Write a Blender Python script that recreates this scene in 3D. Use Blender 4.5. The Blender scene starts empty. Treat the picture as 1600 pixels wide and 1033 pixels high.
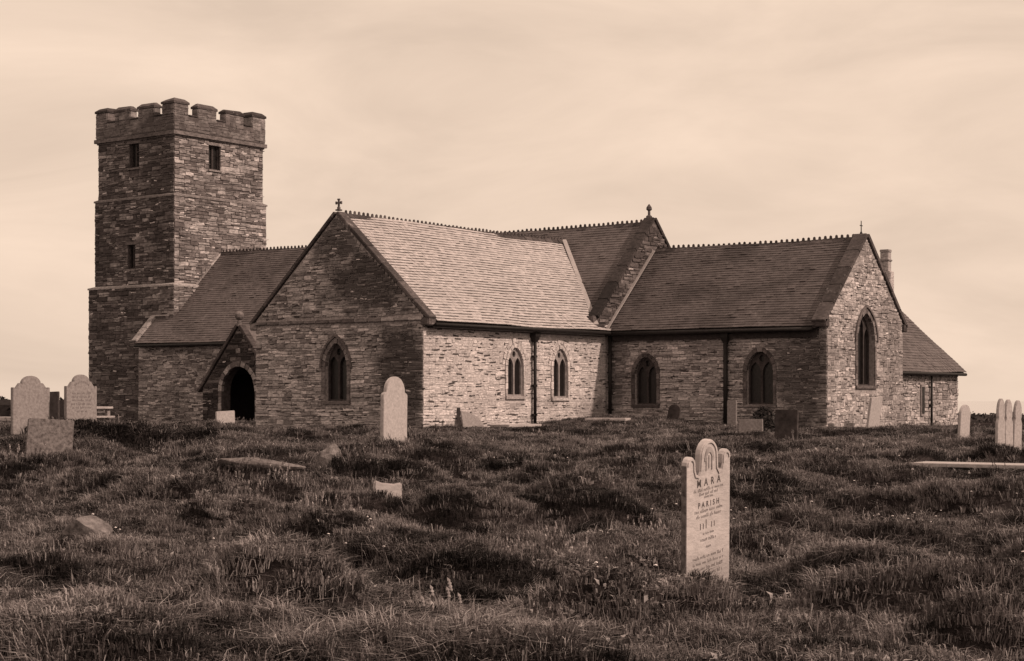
import bpy, bmesh, math, random
import numpy as np
from mathutils import Vector, Matrix
from mathutils.geometry import tessellate_polygon

scene = bpy.context.scene
COL = scene.collection
R = math.radians
rng = random.Random(7)

# ------------------------------------------------------------------ camera
cam_data = bpy.data.cameras.new('camera')
cam_data.sensor_width = 36.0
cam_data.lens = 60.5
cam_data.shift_y = 0.0634
cam_data.clip_start = 0.3
cam_data.clip_end = 30000
cam = bpy.data.objects.new('camera', cam_data)
COL.objects.link(cam)
cam.location = (0, 0, 1.145)
cam.rotation_euler = (R(90), 0, R(36.8))
scene.camera = cam

# ------------------------------------------------------------------ sky, sun, exposure
SUN_AZ, SUN_EL = 79.0, 38.0          # compass bearing (north = +Y, east = +X) and height of the sun
world = bpy.data.worlds.new('World')
scene.world = world
world.use_nodes = True
wn = world.node_tree.nodes; wl = world.node_tree.links
for n in list(wn): wn.remove(n)
w_out = wn.new('ShaderNodeOutputWorld'); w_bg = wn.new('ShaderNodeBackground')
w_sky = wn.new('ShaderNodeTexSky'); w_sky.sky_type = 'NISHITA'; w_sky.sun_disc = False
w_sky.sun_elevation = R(SUN_EL); w_sky.sun_rotation = R(SUN_AZ); w_sky.air_density = 1.0; w_sky.dust_density = 3.0
w_bw = wn.new('ShaderNodeRGBToBW'); wl.new(w_sky.outputs[0], w_bw.inputs[0])
# high thin cloud, toned like the sepia print
w_tc = wn.new('ShaderNodeTexCoord')
w_map = wn.new('ShaderNodeMapping'); w_map.inputs['Scale'].default_value = (1.6, 1.6, 5.0); w_map.inputs['Location'].default_value = (.35, 1.1, .4)
wl.new(w_tc.outputs['Generated'], w_map.inputs[0])
w_n1 = wn.new('ShaderNodeTexNoise'); w_n1.inputs['Scale'].default_value = 3.4; w_n1.inputs['Detail'].default_value = 8; w_n1.inputs['Roughness'].default_value = .56
w_n1.inputs['Distortion'].default_value = .5
wl.new(w_map.outputs[0], w_n1.inputs['Vector'])
w_mr = wn.new('ShaderNodeMapRange'); w_mr.inputs[1].default_value = .3; w_mr.inputs[2].default_value = .72; w_mr.inputs[3].default_value = 5.7; w_mr.inputs[4].default_value = 7.45
wl.new(w_n1.outputs[0], w_mr.inputs[0])
w_mix = wn.new('ShaderNodeMix'); w_mix.data_type = 'FLOAT'; w_mix.inputs[0].default_value = .90
wl.new(w_bw.outputs[0], w_mix.inputs[2]); wl.new(w_mr.outputs[0], w_mix.inputs[3])
w_col = wn.new('ShaderNodeVectorMath'); w_col.operation = 'SCALE'; w_col.inputs[0].default_value = (1.22, .945, .745)
wl.new(w_mix.outputs[0], w_col.inputs['Scale'])
wl.new(w_col.outputs[0], w_bg.inputs[0]); w_bg.inputs[1].default_value = 0.112
wl.new(w_bg.outputs[0], w_out.inputs[0])

sun_data = bpy.data.lights.new('sun', 'SUN')
sun_data.energy = 3.3; sun_data.angle = R(2.5); sun_data.color = (1.0, .79, .63)
sun = bpy.data.objects.new('sun', sun_data); COL.objects.link(sun)
_s = Vector((math.sin(R(SUN_AZ))*math.cos(R(SUN_EL)), math.cos(R(SUN_AZ))*math.cos(R(SUN_EL)), math.sin(R(SUN_EL))))
sun.rotation_euler = _s.to_track_quat('Z', 'Y').to_euler()
sun.location = (20, 10, 40)

vs = scene.view_settings
vs.view_transform = 'Standard'; vs.look = 'None'; vs.gamma = 1; vs.exposure = 0; vs.use_curve_mapping = False
scene.render.engine = 'CYCLES'
scene.cycles.max_bounces = 4; scene.cycles.diffuse_bounces = 2; scene.cycles.glossy_bounces = 2

# ---- terrain height (metres), church floor level is z = 0 ----
FW = np.array((-math.sin(math.radians(36.8)), math.cos(math.radians(36.8))))   # axis the yard slopes along
SD = np.array((FW[1], -FW[0]))
def sstep(t):
    t = np.clip(t, 0, 1); return t*t*(3-2*t)
def vnoise(x, y, seed=0):
    x = np.asarray(x, float); y = np.asarray(y, float)
    ix = np.floor(x).astype(np.int64); iy = np.floor(y).astype(np.int64)
    fx = x-ix; fy = y-iy; fx = fx*fx*(3-2*fx); fy = fy*fy*(3-2*fy)
    def h(a, b):
        n = (a*374761393 + b*668265263 + seed*974634777) & 0x7fffffff
        n = ((n ^ (n >> 13))*1274126177) & 0x7fffffff
        n = n ^ (n >> 16)
        return (n & 0xffff)/65535.0
    return (h(ix,iy)*(1-fx)+h(ix+1,iy)*fx)*(1-fy)+(h(ix,iy+1)*(1-fx)+h(ix+1,iy+1)*fx)*fy
_mr = random.Random(11)
MOUNDS = []      # grave mounds: x, y, half length (east-west), half width, height, yaw
for _ in range(190):
    _d = _mr.uniform(11, 56); _l = _mr.uniform(-.42, .42)*_d
    MOUNDS.append((FW[0]*_d+SD[0]*_l, FW[1]*_d+SD[1]*_l, _mr.uniform(.8, 1.35), _mr.uniform(.32, .6), _mr.uniform(.1, .3), _mr.uniform(-.25, .25)))
for _d, _l, _a, _b, _h in ((15.4,-2.05,.70,.48,.42),(16.5,1.15,.6,.35,.22),(21.5,4.3,1.1,.6,.34),(26,7.2,1.5,.7,.36),(30,6.2,1.6,.8,.3),(19.5,6.6,.9,.5,.3),(38,3.2,1.6,.7,.38),(33,2.5,1.4,.6,.3),(44,4.5,1.8,.8,.35),(28,-3.4,1.6,.6,.28),(24,.6,1.2,.6,.25),(23,-2.7,1.2,.55,.24),(35.5,-5.1,1.5,.55,.3),(20.5,3.2,.8,.4,.26)):
    MOUNDS.append((FW[0]*_d+SD[0]*_l, FW[1]*_d+SD[1]*_l, _a, _b, _h, _mr.uniform(-.2,.2)))
def ground_base(x, y):
    x = np.asarray(x, float); y = np.asarray(y, float)
    d = x*FW[0]+y*FW[1]; l = x*SD[0]+y*SD[1]
    z = -.80+.80*sstep((d-14)/46)
    z = z - .22*sstep((l-11)/9)*sstep((d-40)/30)
    z = z - 1.3*sstep((d-84)/45)*sstep((l+6)/20) - .00040*np.clip(d-130, 0, None)**1.5
    z = np.where(d > 420, z-(d-420)*.25, z)
    z = np.maximum(z, -95)
    z = z + .40*np.exp(-.5*(((d-49)/4.2)**2+((l+12.2)/4.6)**2))
    z = z + .34*np.exp(-.5*(((x+35.3)/2.6)**2+((y-53.6)/2.4)**2))
    return z
def ground_z(x, y):
    x = np.asarray(x, float); y = np.asarray(y, float)
    z = ground_base(x, y)
    d = x*FW[0]+y*FW[1]
    m = np.zeros_like(z)
    for mx, my, a, b, h, w in MOUNDS:
        c, s = math.cos(w), math.sin(w)
        u = ((x-mx)*c+(y-my)*s)/a; v = (-(x-mx)*s+(y-my)*c)/b
        r = u*u+v*v
        m = np.maximum(m, h*np.exp(-.5*r**2.2))
    near = sstep((72-d)/20)
    calm = 1-.5*sstep((d-34)/12)
    z = z + (m*1.6*calm-.08)*near
    z = z + near*calm*(.34*(vnoise(x*.33, y*.33, 3)-.5) + .22*(vnoise(x*.95, y*.95, 5)-.5) + .13*(vnoise(x*2.3, y*2.3, 7)-.5) + .05*(vnoise(x*5.5, y*5.5, 9)-.5))*sstep((70-d)/16+.25)
    return z
# ------------------------------------------------------------------ helpers
UP = Vector((0, 0, 1))
def mesh_from(name, verts, faces, mat=None, smooth=False):
    me = bpy.data.meshes.new(name)
    me.from_pydata([tuple(v) for v in verts], [], faces)
    if mat: me.materials.append(mat)
    if smooth: me.shade_smooth()
    me.update()
    return me
def fix_normals(me):
    bm = bmesh.new(); bm.from_mesh(me)
    bmesh.ops.recalc_face_normals(bm, faces=bm.faces)
    bm.to_mesh(me); bm.free()
def link(name, me, parent=None, kind=None):
    o = bpy.data.objects.new(name, me); COL.objects.link(o)
    if parent is not None:
        o.parent = parent
        p = parent; off = Vector((0, 0, 0))
        if 'base' in p.keys(): o.matrix_parent_inverse = Matrix.Translation(-Vector(p['base']))
    if kind: o['kind'] = kind
    return o
def thing(name, label, cat, loc, group=None):
    o = bpy.data.objects.new(name, None); COL.objects.link(o)
    o.empty_display_size = .3
    o.location = loc
    o['label'] = label; o['category'] = cat
    if group: o['group'] = group
    return o
def tag(o, label, cat, group=None):
    o['label'] = label; o['category'] = cat
    if group: o['group'] = group
    return o

class MB:
    """collects shapes of one part into one mesh"""
    def __init__(s): s.v = []; s.f = []
    def add(s, verts, faces):
        b = len(s.v); s.v += [Vector(v) for v in verts]; s.f += [[b+i for i in f] for f in faces]
    def box(s, c, sx, sy, sz, ax=Vector((1,0,0)), ay=Vector((0,1,0)), az=UP):
        c = Vector(c); vs = []
        for k in (-1, 1):
            for j in (-1, 1):
                for i in (-1, 1):
                    vs.append(c+ax*(i*sx/2)+ay*(j*sy/2)+az*(k*sz/2))
        s.add(vs, [(0,2,3,1),(4,5,7,6),(0,1,5,4),(2,6,7,3),(0,4,6,2),(1,3,7,5)])
    def tube(s, pts, rads, n=10, cap=True):
        rings = []
        pts = [Vector(p) for p in pts]
        for i, p in enumerate(pts):
            t = (pts[min(i+1, len(pts)-1)]-pts[max(i-1, 0)]).normalized()
            a = t.orthogonal().normalized(); b = t.cross(a)
            if i and (a.dot(pa) < .9):
                a = (pa-t*pa.dot(t)).normalized(); b = t.cross(a)
            pa = a
            r = rads[i] if isinstance(rads, (list, tuple)) else rads
            rings.append([p+a*(r*math.cos(2*math.pi*k/n))+b*(r*math.sin(2*math.pi*k/n)) for k in range(n)])
        base = len(s.v)
        for r in rings: s.v += r
        for i in range(len(rings)-1):
            for k in range(n):
                s.f.append([base+i*n+k, base+i*n+(k+1) % n, base+(i+1)*n+(k+1) % n, base+(i+1)*n+k])
        if cap:
            s.f.append([base+k for k in range(n)][::-1]); s.f.append([base+(len(rings)-1)*n+k for k in range(n)])
    def ball(s, c, r, n=8, m=6, sz=1):
        base = len(s.v); c = Vector(c)
        s.v.append(c+Vector((0,0,-r*sz)))
        for j in range(1, m):
            a = -math.pi/2+math.pi*j/m
            for k in range(n): s.v.append(c+Vector((r*math.cos(a)*math.cos(2*math.pi*k/n), r*math.cos(a)*math.sin(2*math.pi*k/n), r*sz*math.sin(a))))
        s.v.append(c+Vector((0,0,r*sz)))
        for k in range(n): s.f.append([base, base+1+(k+1) % n, base+1+k])
        for j in range(m-2):
            for k in range(n): s.f.append([base+1+j*n+k, base+1+j*n+(k+1) % n, base+1+(j+1)*n+(k+1) % n, base+1+(j+1)*n+k])
        t = base+1+(m-1)*n
        for k in range(n): s.f.append([t, base+1+(m-2)*n+k, base+1+(m-2)*n+(k+1) % n])
    def plate(s, outer, holes, P0, e, n, y0, y1, back=True):
        """flat outline with holes in the (along e, up) plane, extruded along n from offset y0 (back) to y1 (front)"""
        loops = [outer]+list(holes)
        flat = [p for l in loops for p in l]
        tris = tessellate_polygon([[Vector((p[0], p[1], 0)) for p in l] for l in loops])
        W = lambda p, y: P0+e*p[0]+UP*p[1]+n*y
        base = len(s.v); N = len(flat)
        s.v += [W(p, y1) for p in flat]+[W(p, y0) for p in flat]
        for t in tris:
            s.f.append([base+i for i in t])
            if back: s.f.append([base+N+i for i in reversed(t)])
        k = 0
        for l in loops:
            m = len(l)
            for i in range(m):
                s.f.append([base+k+i, base+k+(i+1) % m, base+N+k+(i+1) % m, base+N+k+i])
            k += m
    def build(s, name, mat, parent=None, kind=None, smooth=False, bevel=0):
        me = mesh_from(name, s.v, s.f, mat, smooth)
        fix_normals(me)
        o = link(name, me, parent, kind)
        if bevel:
            bm = bmesh.new(); bm.from_mesh(me)
            bmesh.ops.remove_doubles(bm, verts=bm.verts, dist=1e-5)
            es = [ed for ed in bm.edges if len(ed.link_faces) == 2 and ed.calc_face_angle(0) > .6]
            bmesh.ops.bevel(bm, geom=es, offset=bevel, segments=2, affect='EDGES', clamp_overlap=True)
            bm.to_mesh(me); bm.free()
        return o

# ------------------------------------------------------------------ materials
def newmat(name):
    m = bpy.data.materials.new(name); m.use_nodes = True
    nt = m.node_tree
    b = nt.nodes['Principled BSDF']
    return m, nt.nodes, nt.links, b
def sep(g, warm=1.0):
    """a grey g toned slightly brown, the deeper the darker, as the things look in the print"""
    k = .10+.09*max(0, 1-g/.3)*warm
    return (g, g*(1-k), g*(1-k*.92), 1)
def ramp(nodes, stops, interp='LINEAR'):
    r = nodes.new('ShaderNodeValToRGB'); r.color_ramp.interpolation = interp
    el = r.color_ramp.elements
    while len(el) < len(stops): el.new(.5)
    for e_, (p, g) in zip(el, stops): e_.position = p; e_.color = sep(g)
    return r
def noise(nodes, links, vec, scale, detail=4, rough=.55, dist=0):
    n = nodes.new('ShaderNodeTexNoise'); n.inputs['Scale'].default_value = scale; n.inputs['Detail'].default_value = detail
    n.inputs['Roughness'].default_value = rough; n.inputs['Distortion'].default_value = dist
    if vec is not None: links.new(vec, n.inputs['Vector'])
    return n
def math_(nodes, links, op, a, b=None, clamp=False):
    m = nodes.new('ShaderNodeMath'); m.operation = op; m.use_clamp = clamp
    for i, x in enumerate((a, b)):
        if x is None: continue
        if isinstance(x, (int, float)): m.inputs[i].default_value = x
        else: links.new(x, m.inputs[i])
    return m.outputs[0]
def mixc(nodes, links, fac, a, b, blend='MIX'):
    m = nodes.new('ShaderNodeMix'); m.data_type = 'RGBA'; m.blend_type = blend
    for sock, x in ((m.inputs[0], fac), (m.inputs[6], a), (m.inputs[7], b)):
        if isinstance(x, (int, float)): sock.default_value = x
        elif isinstance(x, tuple): sock.default_value = x
        else: links.new(x, sock)
    return m.outputs[2]
def bumpnode(nodes, links, h, strength, dist, bsdf):
    b = nodes.new('ShaderNodeBump'); b.inputs['Strength'].default_value = strength; b.inputs['Distance'].default_value = dist
    links.new(h, b.inputs['Height']); links.new(b.outputs[0], bsdf.inputs['Normal'])

def stonemat(name, tones, stains=(), stain_g=.05, patch=.45, fine=9.0, damp=.5, lichen=0.0, rough=.92, amp=1.0):
    """rubble: one tone per stone, mottled, with weather stains of irregular outline.
    stains: (centre, radius xyz, strength)"""
    m, N, L, b = newmat(name)
    geo = N.new('ShaderNodeNewGeometry'); oi = N.new('ShaderNodeObjectInfo')
    pos = geo.outputs['Position']
    rnd = math_(N, L, 'FRACT', math_(N, L, 'ADD', geo.outputs['Random Per Island'], math_(N, L, 'MULTIPLY', oi.outputs['Random'], 3.7)))
    rp = ramp(N, tones); L.new(rnd, rp.inputs[0])
    mp = N.new('ShaderNodeMapping'); mp.inputs['Scale'].default_value = (1, 1, 2.4); L.new(pos, mp.inputs[0])
    nf = noise(N, L, mp.outputs[0], fine, 5, .68)
    mr = N.new('ShaderNodeMapRange'); L.new(nf.outputs[0], mr.inputs[0]); mr.inputs[1].default_value = .28; mr.inputs[2].default_value = .75; mr.inputs[3].default_value = 1-.66*amp; mr.inputs[4].default_value = 1+.5*amp
    col = mixc(N, L, 1.0, rp.outputs[0], (1,1,1,1), 'MULTIPLY')
    sc = N.new('ShaderNodeVectorMath'); sc.operation = 'SCALE'; L.new(col, sc.inputs[0]); L.new(mr.outputs[0], sc.inputs['Scale'])
    col = sc.outputs[0]
    # broad weathering patches
    nb = noise(N, L, pos, .55, 4, .6, .3)
    mb = N.new('ShaderNodeMapRange'); L.new(nb.outputs[0], mb.inputs[0]); mb.inputs[1].default_value = .47; mb.inputs[2].default_value = .63
    L.new(math_(N, L, 'MULTIPLY', mb.outputs[0], patch), (f := N.new('ShaderNodeMath')).inputs[0]); f.operation = 'ADD'; f.inputs[1].default_value = 0
    fac = f.outputs[0]
    for c, r, k in stains:
        su = N.new('ShaderNodeVectorMath'); su.operation = 'SUBTRACT'; L.new(pos, su.inputs[0]); su.inputs[1].default_value = c
        dv = N.new('ShaderNodeVectorMath'); dv.operation = 'DIVIDE'; L.new(su.outputs[0], dv.inputs[0]); dv.inputs[1].default_value = r
        ln = N.new('ShaderNodeVectorMath'); ln.operation = 'LENGTH'; L.new(dv.outputs[0], ln.inputs[0])
        nz = noise(N, L, pos, 1.3, 4, .65)
        dd = math_(N, L, 'ADD', ln.outputs['Value'], math_(N, L, 'MULTIPLY', math_(N, L, 'SUBTRACT', nz.outputs[0], .5), 1.7))
        mm = N.new('ShaderNodeMapRange'); L.new(dd, mm.inputs[0]); mm.inputs[1].default_value = 1.15; mm.inputs[2].default_value = .55; mm.inputs[3].default_value = 0; mm.inputs[4].default_value = k
        fac = math_(N, L, 'MAXIMUM', fac, mm.outputs[0])
    col = mixc(N, L, fac, col, sep(stain_g))
    if lichen:
        nl = noise(N, L, pos, 3.2, 5, .7)
        ml = N.new('ShaderNodeMapRange'); L.new(nl.outputs[0], ml.inputs[0]); ml.inputs[1].default_value = .60; ml.inputs[2].default_value = .70; ml.inputs[4].default_value = lichen
        col = mixc(N, L, ml.outputs[0], col, sep(.5))
    L.new(col, b.inputs['Base Color'])
    b.inputs['Roughness'].default_value = rough; b.inputs['Specular IOR Level'].default_value = .2
    bumpnode(N, L, nf.outputs[0], .6, .02, b)
    return m
def plainmat(name, g, var=.35, scale=6, rough=.9, spec=.2, bump=.4, bdist=.01, lo=.3, hi=.72):
    m, N, L, b = newmat(name)
    geo = N.new('ShaderNodeNewGeometry')
    n = noise(N, L, geo.outputs['Position'], scale, 6, .62)
    r = ramp(N, [(lo, g*(1-var)), (hi, g*(1+var))]); L.new(n.outputs[0], r.inputs[0])
    L.new(r.outputs[0], b.inputs['Base Color'])
    b.inputs['Roughness'].default_value = rough; b.inputs['Specular IOR Level'].default_value = spec
    if bump: bumpnode(N, L, n.outputs[0], bump, bdist, b)
    return m

M = {}
DARK_T = [(0, .20), (.25, .36), (.6, .46), (.86, .54), (.95, .63), (1, .72)]
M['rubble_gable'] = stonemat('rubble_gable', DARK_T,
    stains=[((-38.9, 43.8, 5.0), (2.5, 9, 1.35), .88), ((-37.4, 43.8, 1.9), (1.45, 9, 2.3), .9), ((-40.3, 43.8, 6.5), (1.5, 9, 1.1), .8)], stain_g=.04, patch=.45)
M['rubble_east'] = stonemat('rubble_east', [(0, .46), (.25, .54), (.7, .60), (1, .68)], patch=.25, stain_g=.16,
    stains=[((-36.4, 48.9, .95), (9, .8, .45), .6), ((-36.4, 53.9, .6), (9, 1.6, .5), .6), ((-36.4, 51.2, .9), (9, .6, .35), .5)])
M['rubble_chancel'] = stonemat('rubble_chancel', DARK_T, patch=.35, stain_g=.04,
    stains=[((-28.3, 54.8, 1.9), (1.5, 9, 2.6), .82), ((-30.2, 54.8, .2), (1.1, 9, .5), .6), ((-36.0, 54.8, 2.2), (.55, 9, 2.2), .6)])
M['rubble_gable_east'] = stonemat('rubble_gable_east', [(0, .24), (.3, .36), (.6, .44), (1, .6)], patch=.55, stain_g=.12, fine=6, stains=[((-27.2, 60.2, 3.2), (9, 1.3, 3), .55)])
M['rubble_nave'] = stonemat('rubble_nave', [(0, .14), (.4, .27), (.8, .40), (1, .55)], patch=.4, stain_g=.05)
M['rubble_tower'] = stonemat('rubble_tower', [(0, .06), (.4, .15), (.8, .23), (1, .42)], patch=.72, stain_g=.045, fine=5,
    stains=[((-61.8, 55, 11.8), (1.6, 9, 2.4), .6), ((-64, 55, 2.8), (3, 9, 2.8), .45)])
M['rubble_tower_east'] = stonemat('rubble_tower_east', [(0, .13), (.4, .22), (.8, .34), (1, .52)], patch=.65, stain_g=.07, fine=5)  # same tower stone, its sunlit side put into a lighter tone
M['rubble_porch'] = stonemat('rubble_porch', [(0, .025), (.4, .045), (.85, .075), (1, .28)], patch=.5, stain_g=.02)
M['mortar'] = plainmat('mortar', .30, .5, 11, bump=.9, bdist=.03)
M['mortar_dark'] = plainmat('mortar_dark', .09, .5, 9)
M['ledge_light'] = plainmat('ledge_light_sliver', .58, .3, 6)
M['mortar_light'] = plainmat('mortar_light', .30, .4, 9)
M['mortar_lime'] = plainmat('mortar_lime', .46, .3, 7, bump=.8, bdist=.02)
M['sliver'] = plainmat('dark_gap_sliver', .07, .5, 6)
M['dressed'] = stonemat('dressed', [(0, .20), (.5, .30), (1, .44)], patch=.4, stain_g=.08, fine=7)
M['dressed_light'] = stonemat('dressed_light', [(0, .30), (.5, .42), (1, .55)], patch=.3, stain_g=.14, fine=7)
M['dressed_dark'] = stonemat('dressed_dark', [(0, .07), (.5, .13), (1, .22)], patch=.5, stain_g=.03, fine=5)
M['parapet'] = stonemat('parapet', [(0, .15), (.5, .22), (1, .32)], patch=.7, stain_g=.06, fine=4, lichen=.3, stains=[((-62.0, 55, 14), (1.6, 9, 1.2), .7), ((-65.2, 55, 13.8), (1.2, 9, .5), .5)])
M['coping'] = stonemat('coping', [(0, .05), (.5, .08), (1, .12)], patch=.6, stain_g=.04, fine=6, lichen=.3)
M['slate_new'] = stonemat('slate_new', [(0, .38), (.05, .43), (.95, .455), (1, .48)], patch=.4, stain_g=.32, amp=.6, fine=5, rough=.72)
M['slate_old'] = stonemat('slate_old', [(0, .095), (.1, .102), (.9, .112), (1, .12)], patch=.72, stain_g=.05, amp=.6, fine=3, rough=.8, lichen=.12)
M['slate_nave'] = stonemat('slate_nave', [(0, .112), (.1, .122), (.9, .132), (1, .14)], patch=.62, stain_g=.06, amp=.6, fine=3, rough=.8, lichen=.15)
M['deck'] = plainmat('deck', .05, .4, 4)
M['lead'] = plainmat('lead', .33, .2, 5, rough=.6)
M['iron'] = plainmat('iron', .018, .4, 8, rough=.6)
M['glass'] = plainmat('glass', .012, .6, 14, rough=.35, spec=.35, bump=.3, bdist=.02)
M['tracery'] = plainmat('tracery', .05, .5, 7)
M['coping_dark'] = stonemat('coping_dark', [(0, .025), (.5, .04), (1, .065)], patch=.5, stain_g=.02, fine=6)
M['crossing'] = stonemat('crossing', [(0, .05), (.5, .10), (1, .20)], patch=.5, stain_g=.03, fine=6)
M['dressed_mid'] = stonemat('dressed_mid', [(0, .12), (.5, .18), (1, .26)], patch=.5, stain_g=.06, fine=7)
M['tracery_light'] = plainmat('tracery_light', .25, .35, 7)
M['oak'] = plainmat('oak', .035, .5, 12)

# ------------------------------------------------------------------ ground
def axis(parts):
    out = []
    for a, b, st in parts:
        n = max(1, int(round((b-a)/st))); out += [a+(b-a)*i/n for i in range(n)]
    out.append(parts[-1][1]); return np.array(out)
gd = axis([(-60, 0, 6), (0, 9, .7), (9, 40, .14), (40, 72, .24), (72, 140, 1.0), (140, 520, 12), (520, 900, 60)])
gl = axis([(-600, -120, 40), (-120, -50, 6), (-50, -26, .8), (-26, -14, .25), (-14, 14, .14), (14, 26, .25), (26, 60, .9), (60, 140, 6), (140, 600, 40)])
GD, GL = np.meshgrid(gd, gl, indexing='ij')
GX = GD*FW[0]+GL*SD[0]; GY = GD*FW[1]+GL*SD[1]
GZ = ground_z(GX, GY)
nd, nl = GD.shape
gv = np.stack([GX, GY, GZ], -1).reshape(-1, 3)
ii = np.arange(nd*nl).reshape(nd, nl)
gf = np.stack([ii[:-1,:-1], ii[:-1,1:], ii[1:,1:], ii[1:,:-1]], -1).reshape(-1, 4)
me = bpy.data.meshes.new('ground')
me.vertices.add(len(gv)); me.vertices.foreach_set('co', gv.ravel())
me.loops.add(gf.size); me.loops.foreach_set('vertex_index', gf.ravel().astype(np.int32))
me.polygons.add(len(gf)); me.polygons.foreach_set('loop_start', np.arange(0, gf.size, 4, dtype=np.int32))
me.update(calc_edges=True); me.shade_smooth()
fix_normals(me)
m, N, L, b = newmat('turf')
geo = N.new('ShaderNodeNewGeometry')
n1 = noise(N, L, geo.outputs['Position'], .8, 6, .6); n2 = noise(N, L, geo.outputs['Position'], 14, 5, .7)
r1 = ramp(N, [(.32, .016), (.5, .034), (.68, .062)]); L.new(n1.outputs[0], r1.inputs[0])
r2 = N.new('ShaderNodeMapRange'); L.new(n2.outputs[0], r2.inputs[0]); r2.inputs[1].default_value = .3; r2.inputs[2].default_value = .7; r2.inputs[3].default_value = .4; r2.inputs[4].default_value = 1.5
sc = N.new('ShaderNodeVectorMath'); sc.operation = 'SCALE'; L.new(r1.outputs[0], sc.inputs[0]); L.new(r2.outputs[0], sc.inputs['Scale'])
L.new(sc.outputs[0], b.inputs['Base Color']); b.inputs['Roughness'].default_value = 1; b.inputs['Specular IOR Level'].default_value = 0
bumpnode(N, L, n2.outputs[0], 1.0, .08, b)
me.materials.append(m)
ground = link('ground', me); ground['kind'] = 'structure'

m, N, L, b = newmat('sea_water')
b.inputs['Base Color'].default_value = sep(.45); b.inputs['Roughness'].default_value = .12
geo = N.new('ShaderNodeNewGeometry'); nz = noise(N, L, geo.outputs['Position'], .05, 5, .6); bumpnode(N, L, nz.outputs[0], .02, .3, b)
sea = link('sea', mesh_from('sea', [(-22000,-3000,-90),(9000,-3000,-90),(9000,26000,-90),(-22000,26000,-90)], [(0,1,2,3)], m)); sea['kind'] = 'structure'

# ------------------------------------------------------------------ church
XE = Vector((1,0,0)); YN = Vector((0,1,0))
church = thing('church', 'low cruciform rubble-stone church with slate roofs and a battlemented west tower', 'church', (-45, 54, 0))
church['base'] = (-45, 54, 0)

# roof planes
TX, TZ, TS = -40.385, 7.42, .91            # transept ridge x, ridge height, slope
NY, NZ, NS = 58.1, 8.0, 1.011              # nave
CY, CZr, CS = 58.1, 6.92, .957             # chancel
def t_roof(x): return TZ-abs(x-TX)*TS
def n_roof(y): return NZ-abs(y-NY)*NS
def c_roof(y): return CZr-abs(y-CY)*CS

def stone_unit(seed):
    r = random.Random(seed)
    j = lambda a: r.uniform(-a, a)
    bk = [(-.5,1,-.5),(.5,1,-.5),(.5,1,.5),(-.5,1,.5)]
    md = [(x*(1+j(.07)), .14, z*(1+j(.20))) for x, _, z in bk]
    fr = [(x*(.91+j(.07)), j(.16), z*(.76+j(.18))) for x, _, z in bk]
    f = [(8,9,10,11)]
    for i in range(4):
        k = (i+1) % 4
        f += [(4+i,4+k,8+k,8+i), (i,k,4+k,4+i)]
    return bk+md+fr, f
SU = [stone_unit(i) for i in range(8)]
_su_mesh = {}
def su_mesh(i, mat):
    k = (i, mat.name)
    if k not in _su_mesh:
        me = mesh_from('stone', *SU[i], mat); fix_normals(me); _su_mesh[k] = me
    return _su_mesh[k]
def lay(P0, e, n, prof, z0, z1, opens=(), hc=(.07, .16), ln=(.16, .62), quoin=True):
    """stones of one wall face: (centre, length, height, depth, unit)"""
    out = []; z = z0
    while z < z1-.04:
        h = rng.uniform(*hc)
        if z+h > z1-.07: h = z1-z
        zz = (z+.01, z+h/2, z+h-.01)
        ab = [prof(q) for q in zz]
        a = max(p[0] for p in ab); bb = min(p[1] for p in ab)
        iv = [(a, bb)]
        for op in opens:
            rr = [r_ for r_ in (op(q) for q in zz) if r_]
            if not rr: continue
            oa = min(r_[0] for r_ in rr); ob = max(r_[1] for r_ in rr); nv = []
            for p, q in iv:
                if ob <= p or oa >= q: nv.append((p, q)); continue
                if oa > p: nv.append((p, oa))
                if ob < q: nv.append((ob, q))
            iv = nv
        for p, q in iv:
            s = p; first = True
            while s < q-.03:
                l = rng.uniform(*ln)*(1 if rng.random() > .2 else .6)
                if first and quoin: l = rng.choice((.3, .62))
                first = False
                if q-s-l < .16: l = q-s
                hs = [(z, z+h)]
                if h > .11 and rng.random() < .45:
                    k = rng.uniform(.38, .62); hs = [(z, z+h*k), (z+h*k, z+h)]
                for za, zb in hs:
                    g = rng.uniform(.006, .013)
                    proud = rng.uniform(.012, .05)
                    wob = .11*(float(vnoise((s+l/2)*.7+P0.x, z*.9+P0.y, 41))-.5)+rng.uniform(-.012, .012)
                    out.append((P0+e*(s+l/2)+UP*((za+zb)/2+wob), max(.04, l-g*2), max(.03, zb-za-g*1.7), proud, rng.randrange(8), e, n))
                s += l
        z += h
    return out
def put_stones(stones, mat, parent, nsingle=0):
    stones = sorted(stones, key=lambda t: -t[1]*t[2])
    for c, l, h, p, k, e, n in stones[:nsingle]:
        o = bpy.data.objects.new('stone', su_mesh(k, mat)); COL.objects.link(o); o.parent = parent
        rot = Matrix((( e.x, -n.x, 0), (e.y, -n.y, 0), (0, 0, 1))).to_4x4()
        o.matrix_basis = Matrix.Translation(c+n*p) @ rot @ Matrix.Rotation(rng.uniform(-.035,.035), 4, 'Y') @ Matrix.Diagonal((l, p+.05, h, 1))
    rest = stones[nsingle:]
    if rest:
        mb = MB()
        for c, l, h, p, k, e, n in rest:
            vv, ff = SU[k]; ti = rng.uniform(-.045, .045)
            mb.add([c+e*(x*l+z*h*ti)+n*(p-y*(p+.05))+UP*(z*h-x*l*ti) for x, y, z in vv], ff)
        o = mb.build('masonry', mat, parent, kind='stuff')

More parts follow.
